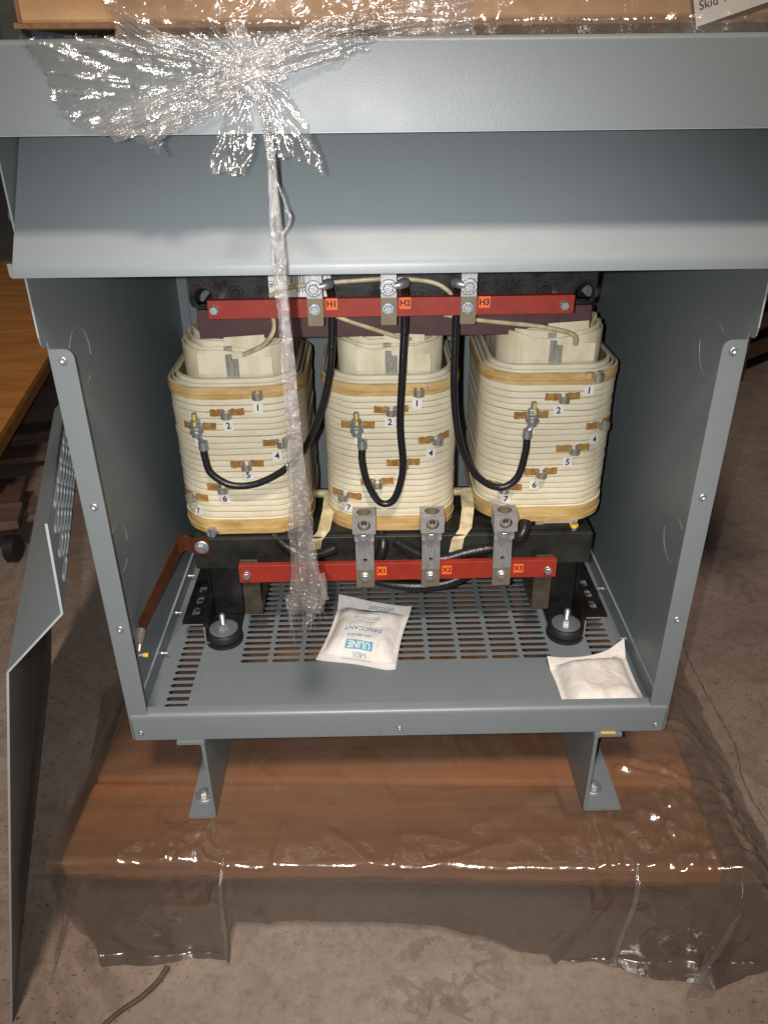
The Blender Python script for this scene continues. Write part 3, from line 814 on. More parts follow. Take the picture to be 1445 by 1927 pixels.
# upper red terminal bar
bm = BM(); mtx = Matrix.Rotation(-.004, 4, 'Y')
box(bm, -.211, .2035, .165, .1755, .4795, .5005, .0006, mtx=Matrix.Translation((0, 0, .49)) @ Matrix.Rotation(-.003, 4, 'Y') @ Matrix.Translation((0, 0, -.49)))
hb = obj('terminal_bar', bm, 'red', K, label='upper red terminal bar marked H1, H2 and H3')
for x in (-.2035, .192): place('bar_bolt', barbolt, hb, (x, .165, .490))
for x in (-.2035, .192):
    bm = BM(); cyl(bm, (x, .1757, .490), (x, .2138, .490), .0045, n=14)
    obj('standoff', bm, 'steel', hb)
for x, st in ((-.0895, 'H1'), (-.0068, 'H2'), (.0828, 'H3')):
    bm = BM(); plate(bm, rrect(x - .0088, x + .0088, .4708, .545, .0015, 3), [], lambda a, b: Vector((a, .1610, b)), .0036, (0, 1, 0), 0)
    for f in bm.faces:
        if f.calc_center_median().z > .497: pass
    box(bm, x - .0088, x + .0088, .1605, .1608, .502, .545, mi=1)
    s_ = obj('terminal_strap', bm, ['brass', 'tin'], hb)
    place('bolt', lugbolt, s_, (x - .0005, .1604, .5135)); place('bolt', smallbolt, s_, (x - .0008, .161, .4895))
    me = sticker_mesh('terminal_sticker', st, .0130, .0130, .0098, 'orange', .03)
    place('terminal_sticker', me, hb, (x + .0185, .1646, .4945))

# lower red terminal bar
bm = BM(); box(bm, -.2105, .2175, .165, .1735, .1195, .1465, .0007, mtx=Matrix.Translation((0, 0, .133)) @ Matrix.Rotation(-.003, 4, 'Y') @ Matrix.Translation((0, 0, -.133)))
xb = obj('terminal_bar', bm, 'red', K, label='lower red terminal bar marked X1, X2 and X3')
for x in (-.2, .2057): place('bar_bolt', barbolt, xb, (x, .165, .132))
for x in (-.1975, .2025):
    bm = BM()
    box(bm, x - .0122, x + .0122, .1742, .1772, .0605, .1490, .0006); box(bm, x - .0122, x + .0122, .1774, .25, .0605, .0635); box(bm, x - .0122, x + .0122, .2502, .2532, .0605, .128)
    obj('bar_leg', bm, 'legdark', xb)
for x, st in ((-.0405, 'X1'), (.0470, 'X2'), (.1425, 'X3')):
    tilt = Matrix.Translation((x, 0, .13)) @ Matrix.Rotation(.0 if st != 'X3' else -.02, 4, 'Y') @ Matrix.Translation((-x, 0, -.13))
    bm = BM(); hole = circ(x + .0003, .1545, .0030, 14)
    plate(bm, rrect(x - .0121, x + .0121, .1115, .139, .0015, 3), [], lambda a, b: Vector((a, .1604, b)), .0042, (0, 1, 0), 0)
    plate(bm, [(x - .0120, .1392), (x + .0120, .1392), (x + .0120, .205), (x - .0120, .205)], [hole], lambda a, b: Vector((a, .1604, b)), .0040, (0, 1, 0), 1)
    for v in bm.verts: v.co = tilt @ v.co
    s_ = obj('terminal_strap', bm, ['brass', 'tin'], xb)
    place('bolt', smallbolt, s_, tilt @ Vector((x - .0002, .1604, .1285)))
    # mechanical lug: block with a wire hole on top and a set screw in front, tongue bolted to the strap
    bm = BM()
    cz, cyb = .2160, .1575
    bx0, bx1, by0, by1, bz0, bz1 = x - .0150, x + .0150, .1440, .1720, .2050, .2290
    # top with round hole
    plate(bm, [(bx0, by0), (bx1, by0), (bx1, by1), (bx0, by1)], [circ(x, .159, .0095, 24)], lambda a, b: Vector((a, b, bz1)), .0002, (0, 0, -1))
    plate(bm, [(bx0, bz0), (bx1, bz0), (bx1, bz1 - .0002), (bx0, bz1 - .0002)], [circ(x, .2175, .0082, 24)], lambda a, b: Vector((a, by0, b)), .0002, (0, 1, 0))
    for (a, b) in ((bx0, bx0 + .0003), (bx1 - .0003, bx1)): box(bm, a, b, by0 + .0002, by1, bz0, bz1 - .0002)
    box(bm, bx0 + .0003, bx1 - .0003, by1 - .0003, by1, bz0, bz1 - .0002); box(bm, bx0 + .0003, bx1 - .0003, by0 + .0002, by1 - .0003, bz0, bz0 + .0003)
    # bores, in a darker metal that puts the shade inside the holes into colour
    cyl(bm, (x, .159, bz0 + .0005), (x, .159, bz1 - .0002), .0095, n=24, cap=False, mi=1)
    cyl(bm, (x, by0 + .0002, .2175), (x, .1510, .2175), .0082, n=24, cap=False, mi=1)
    # tongue
    box(bm, x - .0130, x + .0130, .1520, .1600, .1885, .2049, .0008)
    for v in bm.verts: v.co = tilt @ v.co
    lug = obj('wire_lug', bm, ['alu', 'brass'], xb)
    bm = BM(); lathe(bm, (x, .1500, .2175), (0, -1, 0), [(-.001, .0070), (.0015, .0070), (.0022, .0062), (.0022, .0042), (.0002, .0036)], 6 * 3)
    for v in bm.verts: v.co = tilt @ v.co
    cyl(bm, tilt @ Vector((x, .1499, .2175)), tilt @ Vector((x, .1496, .2175)), .0036, n=6, mi=1)  # black disc as painted shade in the hex socket
    obj('set_screw', bm, ['tin', 'black'], lug, 35)
    place('bolt', lugbolt, lug, tilt @ Vector((x - .0008, .1520, .1965)), scale=(.92, .92, .92))
    me = sticker_mesh('terminal_sticker', st, .0130, .0135, .0098, 'orange', .03)
    place('terminal_sticker', me, xb, (x + {'X1': .0222, 'X2': .0222, 'X3': .0233}[st], .1646, {'X1': .1345, 'X2': .1345, 'X3': .1352}[st]))

# black phase leads with crimp lugs at both ends
CAB = [[(-.0745, .168, .5155), (-.0725, .181, .500), (-.0722, .184, .474), (-.0765, .182, .4163), (-.0895, .181, .3624), (-.1200, .180, .3006), (-.1650, .179, .2669), (-.2050, .178, .2600), (-.2330, .179, .2770), (-.2395, .181, .300), (-.2400, .183, .3125)],
       [(.0105, .168, .5155), (.0125, .181, .500), (.0122, .184, .4725), (.0092, .180, .4084), (.0067, .178, .3397), (.0100, .177, .2812), (-.0008, .177, .2385), (-.0189, .177, .2325), (-.0345, .178, .2592), (-.0412, .180, .2900), (-.0410, .183, .3110)],
       [(.0690, .168, .5150), (.0720, .181, .500), (.0716, .184, .4654), (.0716, .182, .4074), (.0748, .181, .3528), (.0860, .180, .3022), (.1073, .179, .2659), (.1356, .178, .2515), (.1570, .178, .2660), (.1650, .180, .3000), (.1662, .183, .3220)]]
for ci, pts in enumerate(CAB):
    bm = BM(); P = spline(pts, 9)
    tube(bm, P, .0046, 12, rfun=lambda t, j: .0046 + .00025 * noise.noise(Vector((t * 14, ci, j * 2))))
    c = obj('lead_cable', bm, 'cable', K, 60)
    jp = JOINT[ci]; e = Vector(pts[-1])
    bm = BM(); d = (jp - Vector((0, 0, .010)) - e)
    cyl(bm, e - Vector((0, 0, .003)), e + Vector((0, 0, .008)), .0062, .0058, n=14)
    q0, q1 = e + Vector((0, 0, .007)), Vector((jp.x, jp.y, jp.z - .0095))
    tube(bm, [q0, (q0 * .5 + q1 * .5) + Vector((0, -.001, 0)), q1], .0045, 8, sx=.6)
    obj('crimp_lug', bm, 'bolt', c, 50); bm = BM()
    s0 = Vector(pts[0]); sx_ = (-.0895, -.0068, .0828)[ci]
    # horizontal barrel between strap and lead
    sd = 1 if ci < 2 else -1
    tube(bm, [Vector((sx_ + sd * .006, .1595, .515)), Vector((sx_ + sd * .010, .1605, .5155)), Vector((s0.x - sd * .002, .164, .5165)), s0 + Vector((sd * .002, .001, .001))], .0050, 10, rfun=lambda t, j: .0032 + .0026 * min(1, t * 2))
    obj('crimp_lug', bm, 'bolt', c, 50)

# cream sleeved leads over the top
for pts in ([(-.1500, .200, .4830), (-.1421, .198, .4691), (-.1440, .197, .4532), (-.1573, .200, .4372), (-.1843, .2155, .4211)],
            [(-.1460, .2105, .4930), (-.1250, .2095, .5020), (-.0994, .209, .506), (-.0499, .208, .5100), (-.0007, .208, .512), (.0425, .208, .508), (.0640, .206, .4975), (.0700, .205, .4850)],
            [(-.0700, .200, .4720), (-.0500, .200, .4640), (-.0262, .200, .4558), (.0055, .207, .4430), (.0200, .225, .4350)],
            [(.0589, .200, .4714), (.1001, .199, .4645), (.1639, .199, .4572), (.2010, .200, .4500), (.2180, .204, .4420), (.2225, .213, .4290)]):
    bm = BM(); tube(bm, spline(pts, 8), .0032, 8, sx=.8); obj('sleeved_lead', bm, 'sleeve', K, 60)
# heavy secondary leads behind the lower bar
for pts, r in (([(-.020, .205, .175), (-.016, .186, .160), (-.030, .183, .135), (-.075, .182, .128), (-.12, .182, .14)], .0075),
               ([(.000, .187, .168), (.030, .184, .150), (.060, .183, .140), (.100, .184, .150), (.15, .187, .158)], .0075),
               ([(-.045, .178, .118), (-.010, .180, .103), (.035, .181, .0975), (.080, .181, .106), (.11, .19, .125)], .0085),
               ([(.150, .196, .180), (.163, .185, .172), (.172, .184, .180), (.176, .196, .190)], .0085),
               ([(-.165, .200, .172), (-.140, .185, .158), (-.110, .183, .150), (-.08, .185, .160)], .0075)):
    bm = BM(); tube(bm, spline(pts, 8), r, 10); obj('secondary_lead', bm, 'cable', K, 60)
bm = BM(); cyl(bm, (.243, .195, .176), (.243, .195, .1885), .0035, n=8); cyl(bm, (.243, .195, .181), (.243, .195, .185), .0055, n=6, mi=1)
obj('clamp_stud', bm, ['bolt', 'yellow'], K)
bm = BM(); cyl(bm, (-.246, .195, .1755), (-.246, .195, .188), .0045, n=8); cyl(bm, (-.252, .2, .176), (-.239, .2, .184), .006, n=8)
obj('clamp_stud', bm, ['bolt', 'yellow'], K)

# copper ground strap
bm = BM()
P = spline([(-.2500, .1872, .1635), (-.2640, .1872, .1635), (-.2700, .1860, .1660), (-.2755, .1820, .1720), (-.2820, .1805, .1745), (-.2885, .1800, .1710), (-.2925, .1720, .1640), (-.3040, .1400, .1455), (-.3150, .1085, .1275), (-.3250, .0780, .1100)], 8)
rings = []
for i, p in enumerate(P):
    t = i / (len(P) - 1)
    d = (P[min(i + 1, len(P) - 1)] - P[max(i - 1, 0)]).normalized()
    w = Vector((0, 0, 1)) * .0125
    n_ = d.cross(w).normalized() * .0009
    rings.append([bm.verts.new(p + s) for s in (w + n_, w - n_, -w - n_, -w + n_)])
for A, B in zip(rings, rings[1:]):
    for j in range(4): bm.faces.new((A[j], A[(j + 1) % 4], B[(j + 1) % 4], B[j]))
bm.faces.new(rings[0][::-1]); bm.faces.new(rings[-1])
cs = obj('ground_strap', bm, 'copper', K, 40)
place('bolt', lugbolt, cs, (-.2605, .1858, .164))
bm = BM(); cyl(bm, (-.3245, .079, .108), (-.3245, .060, .100), .0060, n=10); tube(bm, [Vector((-.3245, .061, .100)), Vector((-.325, .056, .094)), Vector((-.3265, .0555, .088))], .0050, 8, sx=.4)
cyl(bm, (-.329, .056, .086), (-.319, .056, .086), .003, n=10); cyl(bm, (-.319, .056, .086), (-.313, .056, .086), .0028, n=10, mi=1)
obj('strap_lug', bm, ['steel', 'yellow'], cs)

# ------------------------------------------------------------------ desiccant pouches
def pouch(name, corners, thick, mats, label, printed, sd, curl):
    TLc, TRc, BRc, BLc = [Vector(c) for c in corners]
    ctr = (TLc + TRc + BRc + BLc) / 4; ctr.z = .0
    root = thing(name, (ctr.x, ctr.y, 0.0), label, 'sachet', 'white desiccant pouches on the cabinet floor')
    nu, nv = 56, 64
    def hgt(u, v):
        e = .105; su = .050
        a = max(0., min(1., min(u - su, 1 - su - u) / .22)); b = max(0., min(1., min(v - e, 1 - e - v) / .20))
        f = (math.sin(a * PI / 2) ** .75) * (math.sin(b * PI / 2) ** .75)
        q = Vector((u * 3.2 + sd, v * 3.2, sd))
        ed = 4 * abs(u - .5) * abs(v - .5)
        lump = noise.noise(q) * .16 + noise.noise(q * 2.2) * .08 + noise.noise(Vector((u * 16 + sd, v * 9, 1))) * .025
        crease = -.0006 * max(0, 1 - abs(noise.noise(Vector((u * 5 + sd * 3, v * 5, 4))) * 9)) * (1 if f > .05 else .0)
        seal = .0006 * math.sin(v * 620) * (1 if (v < e or v > 1 - e) else 0)
        rim = curl(u, v)
        return .0022 + thick * f * (1 + lump) + crease + seal * 0 + rim
    def pos(u, v, dz=0.):
        # v = 0 at the far (top) edge
        pin = .035 * math.sin(PI * v)          # sides drawn in by the filling
        uu = u + (0.5 - u) * 2 * pin * .9
        vv = v + .010 * math.sin(u * 7 + sd) * (1 if v > .5 else -1) * (1 - abs(v - .5) * 0)
        p = (TLc * (1 - uu) + TRc * uu) * (1 - vv) + (BLc * (1 - uu) + BRc * uu) * vv
        return Vector((p.x, p.y, hgt(u, v) + dz))
    bm = BM()
    topv = [[bm.verts.new(pos(i / nu, j / nv)) for i in range(nu + 1)] for j in range(nv + 1)]
    def under(i, j):
        p = pos(i / nu, j / nv); p.z = max(.0004, min(p.z - .0012, .0010 + curl(i / nu, j / nv))); return bm.verts.new(p)
    botv = [[under(i, j) for i in range(nu + 1)] for j in range(nv + 1)]
    for G in (topv, botv):
        for j in range(nv):
            for i in range(nu): bm.faces.new((G[j][i], G[j + 1][i], G[j + 1][i + 1], G[j][i + 1]))
    for i in range(nu):
        for j in (0, nv): bm.faces.new((topv[j][i], topv[j][i + 1], botv[j][i + 1], botv[j][i]))
    for j in range(nv):
        for i in (0, nu): bm.faces.new((topv[j][i], topv[j + 1][i], botv[j + 1][i], botv[j][i]))
    body = obj('pouch', bm, mats, root, 60)
    # crimped seals: fine ribs
    for v0 in (.012, .918):
        bm = BM()
        for k in range(6):
            v = v0 + k * .0135
            a = [bm.verts.new(pos(i / nu, v, .0003)) for i in range(1, nu)]; b = [bm.verts.new(pos(i / nu, v + .006, .0009)) for i in range(1, nu)]
            c = [bm.verts.new(pos(i / nu, v + .009, .0003)) for i in range(1, nu)]
            for i in range(len(a) - 1):
                bm.faces.new((a[i], a[i + 1], b[i + 1], b[i])); bm.faces.new((b[i], b[i + 1], c[i + 1], c[i]))
        obj('crimped_seal', bm, mats, body)
    if printed:
        Wd = .115; Ht = .137
        def fn(cu, cv, dz=.0011):
            # print is read from the far side, so it stands upside down for us
            return lambda x, y: pos(max(.01, min(.99, cu - x / Wd)), max(.005, min(.995, cv + y / Ht)), dz)
        for cv in (.170, .800):
            bm = BM(); n = 12; g = [[bm.verts.new(fn(.50 + (.04 if cv < .5 else -.01), cv, .0009)(-.0205 + .041 * i / n, -.0062 + .0124 * j / 5)) for i in range(n + 1)] for j in range(6)]
            for j in range(5):
                for i in range(n): bm.faces.new((g[j][i], g[j][i + 1], g[j + 1][i + 1], g[j + 1][i]))
            obj('blue_logo_box', bm, 'blue', body)
        bm = BM()
        for cv in (.170, .800): add_text(bm, 'ULINE', .0125, fn(.50 + (.04 if cv < .5 else -.01), cv, .0014), 0, .02)
        obj('logo_lettering', bm, 'bag', body)
        for s, sz, cu, cv in (('S-8031', .0080, .51, .885), ('1-800-295-5510', .0062, .48, .688), ('DESICCANT', .0110, .49, .585), ('S-8031', .0070, .54, .245),
                              ('DO NOT EAT', .0045, .53, .300), ('ABSORBS MOISTURE', .0040, .50, .375), ('KEEP DRY  REUSABLE BAG', .0038, .50, .410), ('DO NOT EAT', .0040, .50, .450),
                              ('SILICA GEL', .0034, .50, .945), ('DESICCANT', .0075, .60, .060)):
            bm = BM()
            if s in ('ABSORBS MOISTURE', 'KEEP DRY  REUSABLE BAG', 'SILICA GEL'):
                # lines too small to be read in the photograph: plain dashes of ink
                r0 = random.Random(len(s) + sd); x = -.020
                while x < .020:
                    w = r0.uniform(.0015, .0045)
                    f0 = fn(cu, cv); bm.faces.new([bm.verts.new(f0(a, b)) for a, b in ((x, -.0006), (x + w, -.0006), (x + w, .0006), (x, .0006))]); x += w + .0012
            elif s == 'DO NOT EAT':
                r0 = random.Random(int(cv * 100)); x = -.012
                while x < .012:
                    w = r0.uniform(.0015, .004)
                    f0 = fn(cu, cv); bm.faces.new([bm.verts.new(f0(a, b)) for a, b in ((x, -.0007), (x + w, -.0007), (x + w, .0007), (x, .0007))]); x += w + .001
            else:
                add_text(bm, s, sz, fn(cu, cv), 0, .01)
            obj('printed_text', bm, 'bluetext', body)
    return root
pouch('desiccant_bag', [(-.0843, .2794, 0), (.0273, .2524, 0), (-.0010, .1170, 0), (-.1125, .1450, 0)], .017, 'bag',
      'white sachet with blue upside-down print lying on the slotted floor below the lower red bar', True, 1.3,
      lambda u, v: .012 * max(0, (.14 - v) / .14) ** 1.3 * (1.2 - u * .7) + .004 * max(0, (u - .85) / .15) ** 2)
pouch('desiccant_bag', [(.2085, .1290, 0), (.3200, .1500, 0), (.3215, .0170, 0), (.2120, .0155, 0)], .020, 'bagd',
      'dusty blank white sachet in the front right corner of the cabinet floor', False, 5.7,
      lambda u, v: .014 * max(0, (.15 - v) / .15) * max(0, (abs(u - .45) * 2) ** 2) + .006 * max(0, (u - .8) / .2))

# ------------------------------------------------------------------ loose front cover leaning at the left
CV = thing('front_cover', (-.4826, -.175, ZF), 'loose grey cabinet cover with a slotted hood, standing on edge left of the cabinet', 'panel')
ud = Vector((-.26786, .96346, 0)).normalized(); LC = .70
P1, P2, P3, P4 = Vector((-.3113, -.1274, .3815)), Vector((-.3165, -.1288, .2857)), Vector((-.3735, -.1447, .2306)), Vector((-.4826, -.1750, ZF + .001))
def sheet3(bm, a, b, mi=0, th=.0016):
    n = (b - a).cross(ud).normalized() * th
    vs = [a, b, b + ud * LC, a + ud * LC]
    V = [bm.verts.new(p) for p in vs] + [bm.verts.new(p + n) for p in vs]
    for f in ((0, 1, 2, 3), (7, 6, 5, 4), (0, 4, 5, 1), (1, 5, 6, 2), (2, 6, 7, 3), (3, 7, 4, 0)): bm.faces.new([V[i] for i in f]).material_index = mi
bm = BM(); sheet3(bm, P4, P3); obj('cover_panel', bm, 'paint', CV)
bm = BM(); sheet3(bm, P3, P2); obj('hood_slope', bm, 'paint', CV)
# slotted hood face P2-P1
bm = BM(); hv = (P1 - P2); hl = hv.length; hv.normalize(); hn = hv.cross(ud).normalized()
fn = lambda u, v: P2 + ud * u + hv * v
u0, u1 = .030, .030 + .0500 * 12; v0, v1 = .010, .010 + .0132 * 6
for j in range(6):
    va, vb = v0 + j * .0132, v0 + (j + 1) * .0132
    if j % 2: quad(bm, fn, u0, u0 + .025, va, vb); quad(bm, fn, u1 - .025, u1, va, vb)
    for i in range(11 if j % 2 else 12):
        ua = u0 + i * .0500 + (.025 if j % 2 else 0)
        slot_cell(bm, fn, ua, ua + .0500, va, vb, .044, .0098, -hn, .0016)
quad(bm, fn, 0, LC, 0, v0); quad(bm, fn, 0, LC, v1, hl); quad(bm, fn, 0, u0, v0, v1); quad(bm, fn, u1, LC, v0, v1)
obj('vented_face', bm, 'paint', CV)
# pale cut edge
bm = BM()
for a, b in ((P4, P3), (P3, P2), (P2, P1)):
    n = (b - a).cross(ud).normalized()
    vs = [bm.verts.new(p) for p in (a - ud * .0006, b - ud * .0006, b + n * .0022 - ud * .0006, a + n * .0022 - ud * .0006)]
    vs2 = [bm.verts.new(v.co + ud * .0005) for v in vs]
    bm.faces.new(vs)
    for i in range(4): bm.faces.new((vs[i], vs[(i + 1) % 4], vs2[(i + 1) % 4], vs2[i]))
vs = [P1, P1 + ud * LC, P1 + ud * LC + hv * .0022, P1 + hv * .0022]
A = [bm.verts.new(p) for p in vs]; bm.faces.new(A)
obj('cut_edge', bm, 'edge', CV)

# ------------------------------------------------------------------ skid
SR = math.radians(-2.1); SO = Vector((0, -.082, 0))
SM = Matrix.Translation(SO) @ Matrix.Rotation(SR, 4, 'Z')
SK = thing('wooden_skid', (0, .2, ZF), 'brown wooden skid under the grey cabinet, covered with clear plastic', 'pallet')
yy = 0.
for k, wd in enumerate((.135, .14, .138, .14, .09)):
    bm = BM(); box(bm, -.432, .402 + .004 * (k % 2), yy, yy + wd - .004, ZS - .040, ZS, .009, seg=4, mtx=SM @ Matrix.Translation((0, 0, -.0008 * (k % 2))))
    obj('top_board', bm, 'wood', SK); yy += wd
for xc, yb in ((-.31, .05), (.005, .26), (.305, .05)):
    bm = BM(); box(bm, xc - .04, xc + .04, yb, .64, ZF + .0005, ZS - .0412, .002, mtx=SM); obj('stringer', bm, 'wood', SK)

# plastic sheet draped over the skid
PS = thing('plastic_sheet', (0, .2, ZF), 'clear crinkled plastic sheet draped over the front of the wooden skid', 'plastic sheet')
def amax(s):
    pts = [(-.46, .060), (-.435, .085), (-.415, .130), (-.39, .172), (-.24, .164), (-.2235, .163), (-.2205, .100), (-.10, .098), (.02, .100), (.09, .116), (.17, .150), (.24, .160), (.30, .172), (.38, .186), (.46, .17), (.50, .14)]
    for (a, p), (b, q) in zip(pts, pts[1:]):
        if s <= b:
            t = max(0, (s - a) / (b - a)); t = t * t * (3 - 2 * t); return p + (q - p) * t
    return pts[-1][1]
rc = random.Random(11); CRE = []
def addcre(n, sc, qc, ds, dq, hmin, hmax, lmin, lmax):
    for _ in range(n):
        cs, cq = rc.gauss(sc, ds), rc.gauss(qc, dq); an = rc.uniform(0, PI); l = rc.uniform(lmin, lmax) / 2
        CRE.append((cs - math.cos(an) * l, cq - math.sin(an) * l, cs + math.cos(an) * l, cq + math.sin(an) * l, rc.uniform(hmin, hmax) * 1.35, rc.uniform(.006, .012)))
addcre(46, .345, .03, .055, .085, .003, .010, .02, .10)
addcre(14, .42, .16, .03, .10, .003, .009, .03, .12)
addcre(26, -.27, -.02, .05, .045, .003, .009, .015, .07)
addcre(14, .08, .05, .16, .06, .002, .006, .03, .12)
CRE += [(.255, .13, .305, .155, .016, .006), (.305, .155, .37, .125, .018, .006), (.37, .125, .40, .06, .012, .007), (.225, .115, .25, .08, .014, .006), (.10, .055, .20, .105, .010, .02)]
def creases(s_, q_):
    h = 0.
    for (a, b, c, d, hh, w) in CRE:
        if abs(s_ - (a + c) / 2) > .09 or abs(q_ - (b + d) / 2) > .09: continue
        ux, uy = c - a, d - b; L2 = ux * ux + uy * uy
        t = ((s_ - a) * ux + (q_ - b) * uy) / L2
        e = 1. if 0 <= t <= 1 else max(0, 1 - 4 * (max(-t, t - 1)))
        dist = abs((s_ - a) * uy - (q_ - b) * ux) / math.sqrt(L2)
        if dist < w: h = max(h, hh * (1 - dist / w) * e)
    return h
bm = BM(); ns, nt_ = 300, 190
S0, S1 = -.445, .500
G = []
for j in range(nt_ + 1):
    row = []
    for i in range(ns + 1):
        s = S0 + (S1 - S0) * i / ns
        tt = j / nt_
        split = .66
        if tt < split: yl = .56 - (tt / split) * .56; a = 0.
        else: yl = 0.; a = (tt - split) / (1 - split) * amax(s)
        H = -(ZF - ZS) - .003
        rb_ = .0065 + .004 * noise.noise(Vector((s * 13, 2, 6))); th_ = min(PI / 2, a / rb_)
        dr = min(rb_ * (1 - math.cos(th_)) + max(0, a - rb_ * PI / 2), H); of = rb_ * math.sin(th_) + .012 * (dr / H) + max(0, a - H)
        sb = max(0., s - .405); drb = min(sb * 1.0, H)
        xl = min(s, .405) + (.008 * min(1, sb / .01) + sb * .92 if sb > 0 else 0)
        sl = max(0., -.430 - s); 
        p0 = Vector((s * 9, yl * 9 - a * 9, 0))
        wr = abs(noise.noise(p0 * 1.7 + Vector((4, 2, 1)))) * .010 + abs(noise.noise(Vector((s * 24 + yl * 20, yl * 14 - a * 10 - s * 18, 3)))) * .0045
        loc = math.exp(-((s - .34) / .10) ** 2 - ((yl - a - .06) / .13) ** 2) + .8 * math.exp(-((s + .28) / .07) ** 2 - ((yl - a - .015) / .06) ** 2)
        wr += loc * (.024 * abs(noise.noise(Vector((s * 38, (yl - a) * 30, 7)))) + .015 * abs(noise.noise(Vector((s * 70, (yl - a) * 80, 9)))) + .003)
        wr += creases(s, yl - a) + .003 * noise.noise(Vector((s * 7, 5, 2)))
        # standing folds where the sheet hangs
        fold = (.013 * math.exp(-((s + .2225) / .005) ** 2) + .016 * math.exp(-((s - .262 + .09 * (a / .15) - .03) / .006) ** 2) + .016 * math.exp(-((s - .408 + .06 * a) / .012) ** 2)) * min(1, a / .03 + .15) 
        edge = min(1, (min(1, a / H)) + .0)
        up = (1 - edge) * (wr * .55 + .0015) + fold * .5 * (1 - edge)
        outw = edge * (wr * .8 + fold * .8)
        z = ZS + .003 - max(dr, min(drb * .85, H)) + up
        if a > H: z = ZF + .0035 + wr * .3 + fold * .4
        z = max(z, ZF + .003)
        v = SM @ Vector((xl + (wr * .5 if sb > 0 else 0), yl - of - outw, z))
        if a == 0:
            # the right-hand bracket stands on the sheet and presses it flat
            mx_ = max(0, .222 - abs(v.x), abs(v.x) - .298) / .012; my_ = max(0, -.008 - v.y) / .012
            k_ = max(0, 1 - max(mx_, my_)); v.z = v.z * (1 - k_) + (ZS + .0012) * k_
        row.append(bm.verts.new(v))
    G.append(row)
for j in range(nt_):
    for i in range(ns): bm.faces.new((G[j][i], G[j + 1][i], G[j + 1][i + 1], G[j][i + 1]))
bm.faces.ensure_lookup_table()
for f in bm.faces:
    if f.calc_center_median().z < ZS - .012: f.material_index = 1  # hanging part gets the film tinted darker for under-skid shade
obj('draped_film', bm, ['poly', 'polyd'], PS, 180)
FOLDS = 1
# loose flap of the same sheet beside the right-hand corner and one along the left edge
bm = BM()
G = []
for j in range(31):
    row = []
    for i in range(13):
        t, w = j / 30, i / 12
        a = Vector((.45, .30, -.17)).lerp(Vector((.482, -.015, -.198)), min(1, t * 1.35)) if t < .74 else Vector((.482, -.015, -.198)).lerp(Vector((.352, -.166, ZF + .004)), (t - .74) / .26)
        b = a + Vector((.034, .0, -.02)) * w + Vector((0, 0, -.02 * w))
        wv = noise.noise(Vector((t * 7, w * 2, 3))) * .010 + noise.noise(Vector((t * 25, w * 6, 5))) * .003
        row.append(bm.verts.new((b.x + wv, b.y + wv * .5, max(ZF + .004, b.z + wv))))
    G.append(row)
for j in range(30):
    for i in range(12): bm.faces.new((G[j][i], G[j + 1][i], G[j + 1][i + 1], G[j][i + 1]))
obj('folded_hem', bm, 'polyl', PS, 180)
bm = BM(); G = []
for j in range(25):
    row = []
    for i in range(9):
        t, w = j / 24, i / 8
        e = Vector((-.427, .42, ZS - .002)).lerp(Vector((-.440, -.07, ZS - .002)), t)
        f = Vector((-.545, .42, ZF + .004)).lerp(Vector((-.452, -.12, ZF + .004)), t)
        p = e.lerp(f, w); p.z -= .02 * math.sin(PI * w); p.z += noise.noise(Vector((t * 9, w * 4, 8))) * .008
        p.z = max(p.z, ZF + .004); row.append(bm.verts.new(p))
    G.append(row)
for j in range(24):
    for i in range(8): bm.faces.new((G[j][i], G[j + 1][i], G[j + 1][i + 1], G[j][i + 1]))
obj('side_flap', bm, 'polyl', PS, 180)

# ------------------------------------------------------------------ box on the roof
BX = thing('cardboard_box', (.1, .1, ROOFZ + .006), 'brown cardboard box on the cabinet roof, wrapped in crinkled film with a white weight label', 'box')
bz = ROOFZ + .0075
bm = BM(); box(bm, -.2835, .62, -.045, .42, bz, bz + .26, .006, seg=3); bd = obj('box_body', bm, 'card', BX)
bm = BM(); box(bm, -.2845, .60, -.0462, -.0452, bz + .0005, bz + .0042); obj('bottom_edge', bm, 'cardd', bd)
bm = BM(); box(bm, -.2805, -.2785, -.0466, -.0455, bz + .004, bz + .20); obj('side_edge', bm, 'cardd', bd)
# white label, lower edge rising to the right
lc = Vector((.2177, -.0485, .7502)); la = math.radians(17)
ex, ez = Vector((math.cos(la), 0, math.sin(la))), Vector((-math.sin(la), 0, math.cos(la)))
bm = BM(); fl = lambda u, v: lc + ex * u + ez * v
A = [fl(0, 0), fl(.10, 0), fl(.10, .075), fl(0, .075)]
V = [bm.verts.new(p) for p in A] + [bm.verts.new(p + Vector((0, .0004, 0))) for p in A]
for f in ((0, 1, 2, 3), (7, 6, 5, 4), (0, 4, 5, 1), (1, 5, 6, 2), (2, 6, 7, 3), (3, 7, 4, 0)): bm.faces.new([V[i] for i in f])
add_text(bm, 'Skid WT: 600', .0085, lambda x, y: fl(.027 + x, .0125 + y) + Vector((0, -.0004, 0)), 1, 0)
add_text(bm, 'Package', .0060, lambda x, y: fl(.056 + x, .0055 + y + .0035) + Vector((0, -.0004, 0)), 1, 0)
obj('weight_label', bm, ['white', 'ink'], BX)
